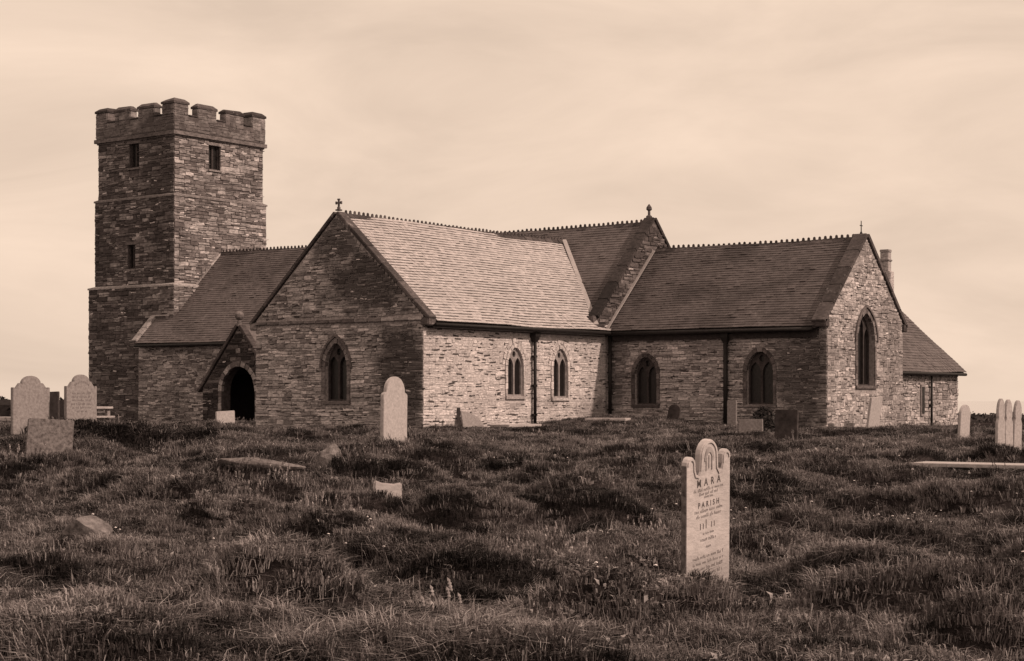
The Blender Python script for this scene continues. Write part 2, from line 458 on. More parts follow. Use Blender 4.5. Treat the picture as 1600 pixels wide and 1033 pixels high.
def arch_pts(w, zs, za, n=9, sc=0.0):
    """left springing -> apex -> right springing of an arch, half width w"""
    h = za-zs; pts = []
    if h >= w*1.02:
        r = (w*w+h*h)/(2*w); c = w-r; t1 = math.acos(max(-1, min(1, -c/r)))
        rt = [(c+r*math.cos(t1*i/n), zs+r*math.sin(t1*i/n)) for i in range(n+1)]
    else:
        rt = [(w*math.cos(math.pi/2*i/n), zs+h*math.sin(math.pi/2*i/n)) for i in range(n+1)]
    lf = [(-x, z) for x, z in rt]
    return [(sc+x, z) for x, z in lf]+[(sc+x, z) for x, z in rt[::-1][1:]]
def arch_outline(w, z0, zs, za, sc=0.0, n=9):
    return [(sc-w, z0)]+arch_pts(w, zs, za, n, sc)+[(sc+w, z0)]
def arch_open(sc, w, z0, zs, za):
    """interval an arch takes at height z"""
    pts = arch_pts(w, zs, za, 14)
    def f(z):
        if z < z0 or z > za: return None
        if z <= zs: return (sc-w, sc+w)
        x = max([abs(p[0]) for p in pts if p[1] >= z] or [0])
        return (sc-x, sc+x)
    return f
def wall(name, P0, e, n, outline, holes, mat, stones_mat, prof, z0, z1, opens=(), thick=.5, core_off=0.0, core_trim=0.0, nsingle=0, hc=(.07,.16), ln=(.16,.62), slivers=None, flat=1):
    mb = MB()
    o_ = [(max(s, core_trim), z) for s, z in outline] if core_trim else outline
    mb.plate(o_, holes, P0, e, n, -thick, 0)
    w = mb.build(name, mat, church)
    st_ = lay(P0, e, n, prof, z0, z1, opens, hc, ln)
    if flat != 1: st_ = [(c, l, h, p*flat, k, e_, n_) for c, l, h, p, k, e_, n_ in st_]
    put_stones(st_, stones_mat, w, nsingle)
    for nm_, mt_, cnt in (('dark_gap_slivers', 'sliver', int(len(st_)*.26) if slivers is None else slivers), ('ledge_light_slivers', 'ledge_light', int(len(st_)*.05) if slivers is None else 0)):  # dark dashes stand in for shaded gaps between stones, pale ones for lit ledges
        if not cnt: continue
        mb = MB()
        for c, l, h, p, k, e_, n_ in rng.sample(st_, cnt):
            vv, ff = SU[k]; sl_ = rng.uniform(.06, .36); sh_ = rng.uniform(.02, .06); c = c+e_*rng.uniform(-l/2, l/2)-UP*h/2; p += .006; ti = rng.uniform(-.12,.12)
            mb.add([c+e_*(x*sl_+z*sh_*ti)+n_*(p-y*(p+.04))+UP*(z*sh_-x*sl_*ti) for x, y, z in vv], ff)
        mb.build(nm_, M[mt_], w, kind='stuff')
    return w
def window(P0, e, n, sc, w, z0, zs, za, lights, sw=.16, frame=None, surround=None, rec=.13, hood=False, key=11, sill=True, jamb=True, stepped=False, head='p'):
    """pointed window: tracery plate, one pane for each light, voussoirs, jamb stones, sill"""
    holes = []
    bar = .075; fr = .045
    lw = (2*w-2*fr-(lights-1)*bar)/lights/2
    for i in range(lights):
        c = sc-w+fr+lw+i*(2*lw+bar)
        off = abs(c-sc)/w
        if stepped: a_ = za-.16-(za-zs)*.62*off; s_ = a_-lw*2.1
        else:
            a_ = zs+(za-zs)*(.42 if lights == 2 else .7); s_ = a_-lw*1.8
        holes.append(arch_outline(lw, z0+.06, s_, a_, c, 6))
    if lights == 2 and za-zs > .5 and not stepped:     # small eyelet over the two lights
        ez = zs+(za-zs)*.60; er = min(.13, w*.26)
        holes.append([(sc+er*.8*math.cos(t*math.pi/4), ez+er*math.sin(t*math.pi/4)) for t in range(8)])
    mb = MB(); out = arch_outline(w+.03, z0-.02, zs, za+.03, sc)
    mb.plate(out, holes, P0, e, n, -rec-.14, -rec)
    o = mb.build('window', frame, church)
    for h in holes:
        cx = sum(p[0] for p in h)/len(h); cz = sum(p[1] for p in h)/len(h)
        g = MB(); g.plate([(cx+(p[0]-cx)*1.12, cz+(p[1]-cz)*1.05) for p in h], [], P0, e, n, -rec-.125, -rec-.085)
        g.build('pane', M['glass'], o)
    # voussoirs
    ap = arch_pts(w, zs, za, 24, sc); ao = arch_pts(w+sw, zs, za+sw*1.08, 24, sc)
    T = len(ap)-1; nv = key
    for i in range(nv):
        a = int(round(T*i/nv)); b_ = int(round(T*(i+1)/nv)); k = .06
        ou = [tuple(Vector(ap[a]).lerp(Vector(ap[b_]), k)), tuple(Vector(ap[a]).lerp(Vector(ap[b_]), 1-k)), tuple(Vector(ao[a]).lerp(Vector(ao[b_]), 1-k)), tuple(Vector(ao[a]).lerp(Vector(ao[b_]), k))]
        v = MB(); v.plate(ou, [], P0, e, n, -.1, rng.uniform(.03, .055)); v.build('voussoir', surround, o)
    if jamb:
        z = z0
        while z < zs-.05:
            h = min(rng.uniform(.2, .34), zs-z)
            if zs-z-h < .1: h = zs-z
            for sd in (-1, 1):
                ww = sw*rng.uniform(.75, 1.15)
                v = MB(); v.box(P0+e*(sc+sd*(w+ww/2+.004))+UP*(z+h/2)+n*-.03, ww-.012, .13+rng.uniform(0,.03), h-.014, e, n); v.build('jamb_stone', surround, o)
            z += h
    if sill:
        v = MB(); v.box(P0+e*sc+UP*(z0-.055)+n*-.04, 2*w+2*sw*.9, .24, .10, e, n); v.build('sill', surround, o)
    if hood:
        hi = arch_pts(w+sw, zs-.06, za+sw*1.08, 14, sc); ho = arch_pts(w+sw+.075, zs-.06, za+sw*1.08+.09, 14, sc)
        v = MB(); v.plate(hi+ho[::-1], [], P0, e, n, -.05, .085); v.build('hood_mould', surround, o)
    return o

# --- south transept, gable to the south
P = Vector((-44.27, 43.88, 0)); L_ = 7.77; hw = L_/2
def t_prof(z): return (0, L_) if z < 3.66 else (max(0, hw-(TZ-.06-z)/TS), min(L_, hw+(TZ-.06-z)/TS))
win = (hw+.0, .50, .95, 2.15, 2.98)
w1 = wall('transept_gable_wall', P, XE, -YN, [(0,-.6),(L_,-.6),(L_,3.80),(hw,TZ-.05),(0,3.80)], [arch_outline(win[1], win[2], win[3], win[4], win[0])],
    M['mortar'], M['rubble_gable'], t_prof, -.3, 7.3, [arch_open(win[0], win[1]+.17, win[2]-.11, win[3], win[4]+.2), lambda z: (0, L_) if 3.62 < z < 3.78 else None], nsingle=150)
window(P, XE, -YN, *win[:1], win[1], win[2], win[3], win[4], 2, frame=M['tracery'], surround=M['dressed_mid'], hood=True, sw=.17)
for i in range(13):       # string course at the gable foot
    v = MB(); a = L_*i/13; v.box(P+XE*(a+L_/26)+UP*3.70+-YN*.02, L_/13-.015, .14+rng.uniform(0,.05), rng.uniform(.08,.14), XE, YN); v.build('string_stone', M['dressed_mid'] if i < 10 else M['dressed_light'], church, bevel=.015)

# transept east wall
P = Vector((-36.5, 43.88, 0)); L2 = 11.06
we = [(5.09, .46, 1.12, 2.2, 2.88), (7.87, .46, 1.06, 2.2, 2.90)]
def dipe(z): return (0.0, L2)
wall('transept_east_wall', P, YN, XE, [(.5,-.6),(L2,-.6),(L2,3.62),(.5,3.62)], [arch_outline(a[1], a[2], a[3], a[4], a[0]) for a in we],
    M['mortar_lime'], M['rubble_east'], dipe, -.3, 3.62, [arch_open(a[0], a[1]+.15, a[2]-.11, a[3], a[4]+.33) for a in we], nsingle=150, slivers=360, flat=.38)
for a in we:
    wo = window(P, YN, XE, a[0], a[1], a[2], a[3], a[4], 2, frame=M['tracery_light'], surround=M['rubble_east'], sw=.14, key=9, rec=.05)
    ap = arch_pts(a[1]+.16, a[3]+.02, a[4]+.17, 24, a[0]); ao = arch_pts(a[1]+.30, a[3]+.02, a[4]+.33, 24, a[0])     # relieving arch
    for i in range(12):
        q, r_ = int(round(48*i/12)), int(round(48*(i+1)/12)); k = .07
        ou = [tuple(Vector(ap[q]).lerp(Vector(ap[r_]), k)), tuple(Vector(ap[q]).lerp(Vector(ap[r_]), 1-k)), tuple(Vector(ao[q]).lerp(Vector(ao[r_]), 1-k)), tuple(Vector(ao[q]).lerp(Vector(ao[r_]), k))]
        v = MB(); v.plate(ou, [], P, YN, XE, -.08, rng.uniform(.02, .05)); v.build('voussoir', M['rubble_east'], wo)
# plain west wall of the transept
mb = MB(); mb.box((-44.0, 49.3, 1.5), .5, 9.6, 4.3); mb.build('transept_west_wall', M['rubble_nave'], church)

# --- chancel
P = Vector((-36.5, 54.94, 0)); L3 = 9.2
wc = [(1.70, .48, .80, 1.95, 2.62), (6.55, .53, .82, 2.05, 2.76)]
wall('chancel_south_wall', P, XE, -YN, [(0,-.6),(L3,-.6),(L3,3.66),(0,3.66)], [arch_outline(a[1], a[2], a[3], a[4], a[0]) for a in wc],
    M['mortar'], M['rubble_chancel'], lambda z: (.02, L3), -.4, 3.62, [arch_open(a[0], a[1]+.15, a[2]-.11, a[3], a[4]+.2) for a in wc])
for a in wc: window(P, XE, -YN, a[0], a[1], a[2], a[3], a[4], 2, frame=M['tracery'], surround=M['dressed_dark'], sw=.15, key=9)
P = Vector((-27.3, 54.94, 0)); L4 = 6.35; h4 = L4/2
def c_prof(z): return (0, L4) if z < 3.8 else (max(0, h4-(CZr+.0-z)/CS), min(L4, h4+(CZr+.0-z)/CS))
ce = (3.11, .72, 1.5, 3.15, 4.18)
wall('chancel_east_wall', P, YN, XE, [(.5,-.6),(L4,-.6),(L4,3.86),(h4,CZr),(.5,3.86+.5*CS*.9)], [arch_outline(ce[1], ce[2], ce[3], ce[4], ce[0])],
    M['mortar_light'], M['rubble_gable_east'], c_prof, -.4, 6.86, [arch_open(ce[0], ce[1]+.17, ce[2]-.11, ce[3], ce[4]+.2)], hc=(.09,.2), ln=(.14,.42), flat=.5)
mb = MB(); mb.box((-27.55, 55.19, 1.62), .49, .49, 4.4); mb.build('chancel_corner_core', M['mortar'], church)
window(P, YN, XE, ce[0], ce[1], ce[2], ce[3], ce[4], 3, frame=M['tracery'], surround=M['dressed_mid'], sw=.17, stepped=True, hood=True, rec=.2)
mb = MB(); mb.box((-32, 61.0, 1.5), 8.9, .5, 4.3); mb.build('chancel_north_wall', M['rubble_nave'], church)
# plinth stones at the foot of the east wall
for a in (.3, .85, 1.4):
    v = MB(); v.box((-27.18, 54.94+a, .02), .22, .5, .34+rng.uniform(-.04,.04)); v.build('plinth_stone', M['dressed_light'], church, bevel=.02)

# --- nave
P = Vector((-62.2, 54.0, 0))
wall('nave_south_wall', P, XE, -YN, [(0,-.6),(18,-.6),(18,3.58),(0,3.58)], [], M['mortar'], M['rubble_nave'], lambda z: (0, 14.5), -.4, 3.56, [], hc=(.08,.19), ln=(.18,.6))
mb = MB(); mb.box((-49.5, 61.95, 1.5), 25, .5, 4.3); mb.build('nave_north_wall', M['rubble_nave'], church)
# east gable of the nave, rising above the chancel roof
P = Vector((-36.42, 53.75, 0)); Lg = 8.7
def g_prof(z): h_ = (NZ+.12-z)/NS; return (Lg/2-h_, Lg/2+h_)
wall('crossing_gable_wall', P, YN, XE, [(.0,3.68),(Lg,3.68),(Lg/2,NZ+.12)], [], M['mortar_dark'], M['crossing'], g_prof, 3.8, 7.95, [], thick=.45, hc=(.12,.22))

# --- tower
TWX0, TWX1, TWY0, TWY1 = -66.5, -61.1, 55.2, 61.0
stages = [(.33, -.6, 6.30), (.12, 6.42, 10.55), (0, 10.66, 13.5)]
tw_s = [(2, -63.9, .33, 12.06, 13.2), (1, -63.95, .25, 7.2, 8.35)]
for si, (g, za, zb) in enumerate(stages):
    x0, x1, y0, y1 = TWX0-g, TWX1+g, TWY0-g, TWY1+g
    for side in (0, 1):
        if side == 0: P, e, n, Lw = Vector((x0, y0, 0)), XE, -YN, x1-x0
        else: P, e, n, Lw = Vector((x1, y0, 0)), YN, XE, y1-y0
        if side == 0: ops = [(X-x0, w, a, b_) for s_, X, w, a, b_ in tw_s if s_ == si]
        else: ops = [(57.75-y0, .36, 12.0, 13.15)] if si == 2 else []
        hol = [[(c-w, a), (c-w, b_), (c+w, b_), (c+w, a)] for c, w, a, b_ in ops]
        opens = [(lambda z, c=c, w=w, a=a, b_=b_: (c-w-.02, c+w+.02) if a-.12 < z < b_+.17 else None) for c, w, a, b_ in ops]
        tr = 0 if side == 0 else .5
        zl = za+.02 if not (side == 1 and si == 0) else 5.0
        wall('tower_south_wall' if side == 0 else 'tower_east_wall', P, e, n, [(tr,za),(Lw,za),(Lw,zb),(tr,zb)], hol, M['mortar_dark'],
             M['rubble_tower'] if side == 0 else M['rubble_tower_east'], lambda z, Lw=Lw: (0, Lw), zl if si else (-.3 if side == 0 else 5.0), zb, opens, hc=(.10,.22), ln=(.2,.75))
        for c, w, a, b_ in ops:
            o = MB(); bw = .05; hl = []
            for sd in (-1, 1): hl.append([(c+sd*w*.5-w*.36, a+.06), (c+sd*w*.5-w*.36, b_-.08), (c+sd*w*.5, b_-.03), (c+sd*w*.5+w*.36, b_-.08), (c+sd*w*.5+w*.36, a+.06)])
            o.plate([(c-w-.02,a-.02),(c-w-.02,b_+.02),(c+w+.02,b_+.02),(c+w+.02,a-.02)], hl, P, e, n, -.24, -.14)
            fo = o.build('window', M['tracery'], church)
            for h in hl:
                gl_ = MB(); gl_.plate([(c+(p[0]-c)*1.03, p[1]) for p in h], [], P, e, n, -.23, -.20); gl_.build('louvre', M['glass'], fo)
            v = MB(); v.box(P+e*c+UP*(b_+.08)+n*-.03, 2*w+.3, .16, .14, e, n); v.build('lintel', M['dressed_mid'], fo)
            v = MB(); v.box(P+e*c+UP*(a-.05)+n*-.02, 2*w+.16, .2, .09, e, n); v.build('sill', M['dressed_mid'], fo)
    mb = MB(); mb.box(((x0-.0+x1)/2-.3, (y0+y1)/2+.3, (za+zb)/2), x1-x0-.62, y1-y0-.62, zb-za); mb.build('tower_core', M['rubble_tower'], church)
    if si < 2:      # weathered string course between two stages
        g2 = stages[si+1][0]; mb = MB(); zs_ = zb; d0 = .05
        oo = [(x0-d0, y0-d0), (x1+d0, y0-d0), (x1+d0, y1+d0), (x0-d0, y1+d0)]
        ii_ = [(TWX0-g2+.1, TWY0-g2+.1), (TWX1+g2-.1, TWY0-g2+.1), (TWX1+g2-.1, TWY1+g2-.1), (TWX0-g2+.1, TWY1+g2-.1)]
        vv = [(x, y, zs_-.03) for x, y in oo]+[(x, y, zs_+.05) for x, y in oo]+[(x, y, zs_+.17) for x, y in ii_]
        ff = [(3,2,1,0), (8,9,10,11)]
        for i in range(4): k = (i+1) % 4; ff += [(i,k,4+k,4+i), (4+i,4+k,8+k,8+i)]
        mb.add(vv, ff); mb.build('string_course', M['dressed'], church)
# parapet: string, wall, merlons
g = .10; x0, x1, y0, y1 = TWX0-g, TWX1+g, TWY0-g, TWY1+g
mb = MB()
for q, za, zb in ((.16, 13.42, 13.60), (.06, 13.35, 13.42)):
    mb.box(((x0+x1)/2, (y0+y1)/2, (za+zb)/2), x1-x0+2*(q-.1), y1-y0+2*(q-.1), zb-za)
mb.build('parapet_string', M['dressed_dark'], church)
pt = .42
def pwall(c, sx, sy, za, zb, name, par=church, mat=None):
    v = MB(); v.box((c[0], c[1], (za+zb)/2), sx, sy, zb-za); return v.build(name, mat or M['parapet'], par, bevel=.03)
for (xa, xb, ya, yb) in ((x0, x1, y0, y0+pt), (x0, x1, y1-pt, y1), (x0, x0+pt, y0+pt, y1-pt), (x1-pt, x1, y0+pt, y1-pt)):
    pwall(((xa+xb)/2, (ya+yb)/2), xb-xa, yb-ya, 13.605, 14.36, 'parapet_wall')
def merlon(xa, xb, ya, yb, zt=15.0):
    o = pwall(((xa+xb)/2, (ya+yb)/2), xb-xa, yb-ya, 14.36, zt-.2, 'merlon')
    h = .035; b_ = [(xa-h, ya-h), (xb+h, ya-h), (xb+h, yb+h), (xa-h, yb+h)]; ins = .13
    t_ = [(xa+ins, ya+ins), (xb-ins, ya+ins), (xb-ins, yb-ins), (xa+ins, yb-ins)]
    vv = [(x, y, zt-.2) for x, y in b_]+[(x, y, zt-.10) for x, y in b_]+[(x+rng.uniform(-.02,.02), y, zt+rng.uniform(0,.07)) for x, y in t_]
    ff = [(3,2,1,0), (8,9,10,11)]
    for i in range(4): k = (i+1) % 4; ff += [(i,k,4+k,4+i), (4+i,4+k,8+k,8+i)]
    v = MB(); v.add(vv, ff); v.build('cap', M['coping'], o)
def spans(a, b):
    L5 = b-a; c, m_ = L5*.152, L5*.205; gp = (L5-2*c-2*m_)/3
    return c, [(a+c+gp, a+c+gp+m_), (b-c-gp-m_, b-c-gp)], gp
cx_, mx_, gx_ = spans(x0, x1); cy_, my_, gy_ = spans(y0, y1)
for ax0, ax1 in ((x0, x0+cx_), (x1-cx_, x1)):
    for ay0, ay1 in ((y0, y0+cy_), (y1-cy_, y1)):
        merlon(ax0, ax1, ay0, ay1, 15.08)
for a_, b_ in mx_:
    merlon(a_, b_, y0, y0+pt); merlon(a_, b_, y1-pt, y1)
for a_, b_ in my_:
    merlon(x0, x0+pt, a_, b_); merlon(x1-pt, x1, a_, b_)
for side in (0, 1):       # facing stones of parapet and merlons
    if side == 0: P, e, n, Lw = Vector((x0, y0, 0)), XE, -YN, x1-x0; sp = [(x0+cx_, mx_[0][0]), (mx_[0][1], mx_[1][0]), (mx_[1][1], x1-cx_)]; o0 = x0
    else: P, e, n, Lw = Vector((x1, y0, 0)), YN, XE, y1-y0; sp = [(y0+cy_, my_[0][0]), (my_[0][1], my_[1][0]), (my_[1][1], y1-cy_)]; o0 = y0
    st_ = lay(P, e, n, lambda z, Lw=Lw: (.01, Lw-.01), 13.66, 14.78, [(lambda z, a=a-o0, b=b-o0: (a-.02, b+.02) if z > 14.30 else None) for a, b in sp], (.14, .26), (.25, .8))
    put_stones([(c, l, h, p*.5, k, e_, n_) for c, l, h, p, k, e_, n_ in st_], M['parapet'], [q for q in church.children if q.name.startswith('parapet_wall')][0])
def embr(xa, xb, ya, yb):      # sloping sill stone in each gap
    v = MB(); v.box(((xa+xb)/2, (ya+yb)/2, 14.39), xb-xa, yb-ya, .07); v.build('embrasure_sill', M['coping'], church, bevel=.02)
xs_ = [x0+cx_, *[q for p in mx_ for q in p], x1-cx_]; ys_ = [y0+cy_, *[q for p in my_ for q in p], y1-cy_]
for i in (0, 2, 4):
    embr(xs_[i]+.01, xs_[i+1]-.01, y0-.05, y0+pt+.05); embr(xs_[i]+.01, xs_[i+1]-.01, y1-pt-.05, y1+.05)
    embr(x0-.05, x0+pt+.05, ys_[i]+.01, ys_[i+1]-.01); embr(x1-pt-.05, x1+.05, ys_[i]+.01, ys_[i+1]-.01)
mb = MB(); mb.box(((x0+x1)/2, (y0+y1)/2, 13.66), x1-x0-.86, y1-y0-.86, .1); mb.build('tower_roof', M['lead'], church)

# --- porch
PX, PY = -52.5, 51.0; phw = 2.15; pz = 4.0; psl = 1.18
P = Vector((PX-phw, PY, 0))
def p_prof(z): h_ = (pz-z)/psl; return (max(0, phw-h_), min(2*phw, phw+h_))
po = (phw, 1.0, -.5, 1.30, 2.38)
wp = wall('porch_gable_wall', P, XE, -YN, [(0,-.6),(2*phw,-.6),(2*phw,pz-phw*psl),(phw,pz),(0,pz-phw*psl)], [[(phw-1.0,-.55)]+arch_pts(1.0,1.30,2.38,9,phw)+[(phw+1.0,-.55)]],
    M['mortar_dark'], M['rubble_porch'], p_prof, -.3, pz-.1, [arch_open(phw, 1.2, -.6, 1.3, 2.6)], hc=(.11,.2))
ap = arch_pts(1.0, 1.3, 2.38, 24, phw); ao = arch_pts(1.2, 1.3, 2.6, 24, phw)
for i in range(13):
    q, r_ = int(round(48*i/13)), int(round(48*(i+1)/13)); k = .06
    ou = [tuple(Vector(ap[q]).lerp(Vector(ap[r_]), k)), tuple(Vector(ap[q]).lerp(Vector(ap[r_]), 1-k)), tuple(Vector(ao[q]).lerp(Vector(ao[r_]), 1-k)), tuple(Vector(ao[q]).lerp(Vector(ao[r_]), k))]
    v = MB(); v.plate(ou, [], P, XE, -YN, -.1, rng.uniform(.03, .07)); v.build('voussoir', M['dressed'] if rng.random() < .6 else M['dressed_mid'], wp)
for sd in (-1, 1):
    z = -.3
    while z < 1.28:
        h = min(rng.uniform(.2, .34), 1.3-z); ww = .2*rng.uniform(.8, 1.1)
        v = MB(); v.box(P+XE*(phw+sd*(1.0+ww/2+.003))+UP*(z+h/2)-YN*-.03, ww-.012, .15, h-.014, XE, YN); v.build('jamb_stone', M['dressed_mid'] if rng.random() < .7 else M['dressed_light'], wp); z += h
    v = MB(); v.box((PX+sd*(phw-.25), (PY+.5+53.9)/2, .75), .5, 53.9-PY-.5, 2.6); v.build('porch_side_wall', M['rubble_porch'], church)
    mb = MB(); a = Vector((PX, PY+.1, pz+.06)); sl = Vector((sd, 0, -psl)).normalized(); nn = Vector((sd*psl, 0, 1)).normalized()
    ln_ = (phw+.2)*math.hypot(1, psl); yb_ = 54.3
    mb.box(a+sl*ln_/2+YN*((yb_-PY-.1)/2)+nn*.03, ln_, yb_-PY-.1, .08, sl, YN, nn); mb.build('porch_roof', M['slate_nave'], church)
    k = 6
    for i in range(k):       # coping
        v = MB(); l5 = ln_/k; v.box(Vector((PX, PY+.1, pz+.02))+sl*(l5*(i+.5))+nn*.10, l5-.02, .36, .14, sl, YN, nn); v.build('coping_stone', M['coping'], church, bevel=.015)
v = MB(); v.tube([(PX, PY+.05, pz+.05), (PX, PY+.05, pz+.36)], [.13, .07]); v.ball((PX, PY+.05, pz+.50), .20, 10, 8); v.build('ball_finial', M['dressed_dark'], church, smooth=False)
v = MB(); v.box((PX, 53.93, 1.0), 1.5, .08, 2.6); d_ = v.build('door', M['oak'], church)
for i in range(6):
    v = MB(); v.box((PX-.62+i*.25, 53.88, 1.0), .23, .04, 2.5); v.build('plank', M['oak'], d_)

# --- vestry on the north side
P = Vector((-29.0, 61.6, 0)); Lv = 9.15
wall('vestry_east_wall', P, YN, XE, [(0,-1),(Lv,-1),(Lv,2.1),(0,2.1)], [], M['mortar'], M['rubble_gable_east'], lambda z: (0, Lv), -.7, 2.08, [lambda z: (5.15, 5.65) if .2 < z < 1.75 else None], hc=(.12,.22), ln=(.2,.55))
v = MB(); v.box((-28.97, 61.6+5.4, .95), .06, .34, 1.3); fo = v.build('window', M['tracery_light'], church)
v = MB(); v.box((-28.93, 61.6+5.4, .95), .03, .2, 1.1); v.build('pane', M['glass'], fo)
v = MB(); v.plate([(0,-1),(6.4,-1),(6.4,2.15),(3.2,5.2),(0,2.15)], [], Vector((-35.4,70.75,0)), XE, YN, -.5, 0); v.build('vestry_gable_wall', M['rubble_nave'], church)
v = MB(); v.box((-32.2, 70.5, 5.5), .62, .42, 2.2); v.build('chimney_base', M['dressed_light'], church, bevel=.03)
v = MB(); v.box((-32.2, 70.5, 7.0), .38, .34, .9); st = v.build('chimney', M['dressed_light'], church, bevel=.02)
v = MB(); v.box((-32.2, 70.5, 7.08), .46, .42, .08); v.box((-32.2, 70.5, 7.5), .42, .38, .12); v.build('chimney_band', M['dressed'], st, bevel=.02)
# ------------------------------------------------------------------ roofs
def slate_unit():
    vv = [(-.5,0,0),(.5,0,0),(.5,1,0),(-.5,1,0),(-.5,0,1),(.5,0,1),(.5,1,.25),(-.5,1,.25)]
    return vv, [(4,5,6,7),(0,1,5,4),(1,2,6,5),(3,0,4,7),(2,3,7,6)]
SLV, SLF = slate_unit()
_sl = {}
def slates(name, P, e, up, tlen, iv, mat, expo=.215, nsingle=0, width=(.24,.34), slit=False):
    """slated slope: deck sheet plus every slate; iv(t) gives the intervals along e at slope distance t"""
    n = e.cross(up).normalized()
    if n.z < 0: n = -n
    rec = []; t = 0; row = 0
    while t < tlen-.05:
        for a, b in iv(min(t+expo*.5, tlen)):
            s = a-rng.uniform(0, .25) if False else a
            first = True
            while s < b-.02:
                w = rng.uniform(*width)
                if first and row % 2: w *= .5
                first = False
                if b-s-w < .1: w = b-s
                rec.append((s+w/2, t+rng.uniform(-.003,.003), w-.003, expo*(1.16 if not slit else rng.choice((.80,.86,.86,.90,1.1))), rng.uniform(.022,.032)+(.02 if rng.random() < .03 else 0), rng.uniform(-.003,.003)))  # with slit, the dark deck shows through in place of each row's shadow
                s += w
        t += expo; row += 1
    deck = MB(); K = 24
    for i in range(K):
        ta, tb = tlen*i/K, tlen*(i+1)/K
        for (a0, b0), (a1, b1) in zip(iv(ta), iv(tb)):
            deck.add([P+e*a0+up*ta-n*.06, P+e*b0+up*ta-n*.06, P+e*b1+up*tb-n*.06, P+e*a1+up*tb-n*.06], [(0,1,2,3)])
    o = deck.build(name, M['deck'], church)
    idx = list(range(len(rec)))
    single = set(rng.sample(idx, min(nsingle, len(idx)))) if nsingle and nsingle < len(idx) else set()
    if nsingle:     # the nearest ones (lowest rows, southern end) are objects of their own
        idx.sort(key=lambda i: rec[i][0]+rec[i][1]*1.2); single = set(idx[:nsingle])
    sd_ = rng.randrange(900)
    und = lambda s, t: .085*(float(vnoise(s*.33, t*.4, sd_))-.5)+.02*(float(vnoise(s*1.3, t*1.5, sd_+1))-.5)
    mb = MB()
    for i, (s, t, w, l, th, tw) in enumerate(rec):
        uz = und(s, t)
        l = min(l, tlen-t+.02)
        if slit: th = .024
        if i in single:
            if mat.name not in _sl: _sl[mat.name] = mesh_from('slate', SLV, SLF, mat); fix_normals(_sl[mat.name])
            q = bpy.data.objects.new('slate', _sl[mat.name]); COL.objects.link(q); q.parent = o
            R_ = Matrix(((e.x, up.x, n.x), (e.y, up.y, n.y), (e.z, up.z, n.z))).to_4x4()
            q.matrix_basis = Matrix.Translation(P+e*s+up*t+n*uz) @ R_ @ Matrix.Rotation(tw, 4, 'Z') @ Matrix.Diagonal((w, l, th, 1))
        else:
            mb.add([P+e*(s+x*w-y*l*tw)+up*(t+y*l+x*w*tw)+n*(z*th+uz) for x, y, z in SLV], SLF)
    if mb.v: mb.build('slating', mat, o, kind='stuff')
    return o
def upv(dx, dy, s): return Vector((dx, dy, s)).normalized()

# transept, east slope
P = Vector((-36.18, 44.20, t_roof(-36.18))); up = upv(-1, 0, TS); tl = (abs(-36.18-TX))*math.hypot(1, TS)
def iv_te(t):
    z = P_te.z+t*up_te.z; y = NY-(NZ-z)/NS
    return [(0, max(.2, (54.80 if t < .2 else y)-44.20))]
P_te, up_te = P.copy(), up.copy()
slates('transept_roof', P, YN, up, tl, iv_te, M['slate_new'], expo=.150, nsingle=300, width=(.2,.3), slit=True)
Pw = Vector((-44.6, 44.20, t_roof(-44.6))); upw = upv(1, 0, TS)
slates('transept_roof', Pw, YN, upw, (TX+44.6)*math.hypot(1, TS), lambda t: [(0, max(.2, NY-(NZ-(Pw.z+t*upw.z))/NS-44.2))], M['slate_nave'], expo=.6, width=(.8,1.2))
# nave, south slope
P_n = Vector((-62.1, 53.70, n_roof(53.70))); up_n = upv(0, 1, NS)
def iv_n(t):
    p = P_n+up_n*t; x0 = -62.1 if p.y < 55.0 else -60.97
    if p.z < TZ:
        h_ = (TZ-p.z)/TS
        out = [(x0+62.1, TX-h_+62.1)]
        if TX+h_ < -36.9: out.append((TX+h_+62.1, -36.86+62.1))
        else: out.append((-36.90+62.1, -36.86+62.1))
        return out
    return [(x0+62.1, TX+62.1), (TX+62.1, -36.86+62.1)]
slates('nave_roof', P_n, XE, up_n, (NY-53.70)*math.hypot(1, NS), iv_n, M['slate_nave'], expo=.145, width=(.2,.3))
Pb = Vector((-62.1, 62.5, n_roof(62.5)))
slates('nave_roof', Pb, XE, upv(0, -1, NS), (62.5-NY)*math.hypot(1, NS), lambda t: [(1.2, 25.2)], M['slate_nave'], expo=.7, width=(.9,1.3))
# chancel
P_c = Vector((-36.36, 54.62, c_roof(54.62)))
slates('chancel_roof', P_c, XE, upv(0, 1, CS), (CY-54.62)*math.hypot(1, CS), lambda t: [(0, 8.72)], M['slate_old'], expo=.135, width=(.2,.3))
Pb = Vector((-36.36, 61.6, c_roof(61.6)))
slates('chancel_roof', Pb, XE, upv(0, -1, CS), (61.6-CY)*math.hypot(1, CS), lambda t: [(0, 8.72)], M['slate_old'], expo=.7, width=(.9,1.3))
# vestry
P_v = Vector((-28.72, 61.5, 2.12)); slates('vestry_roof', P_v, YN, upv(-1, 0, .94), 3.48*math.hypot(1, .94), lambda t: [(0, 9.5)], M['slate_nave'], expo=.17, width=(.2,.3))
P_v2 = Vector((-35.7, 61.5, 2.12)); slates('vestry_roof', P_v2, YN, upv(1, 0, .94), 3.48*math.hypot(1, .94), lambda t: [(0, 9.5)], M['slate_nave'], expo=.7, width=(.9,1.3))

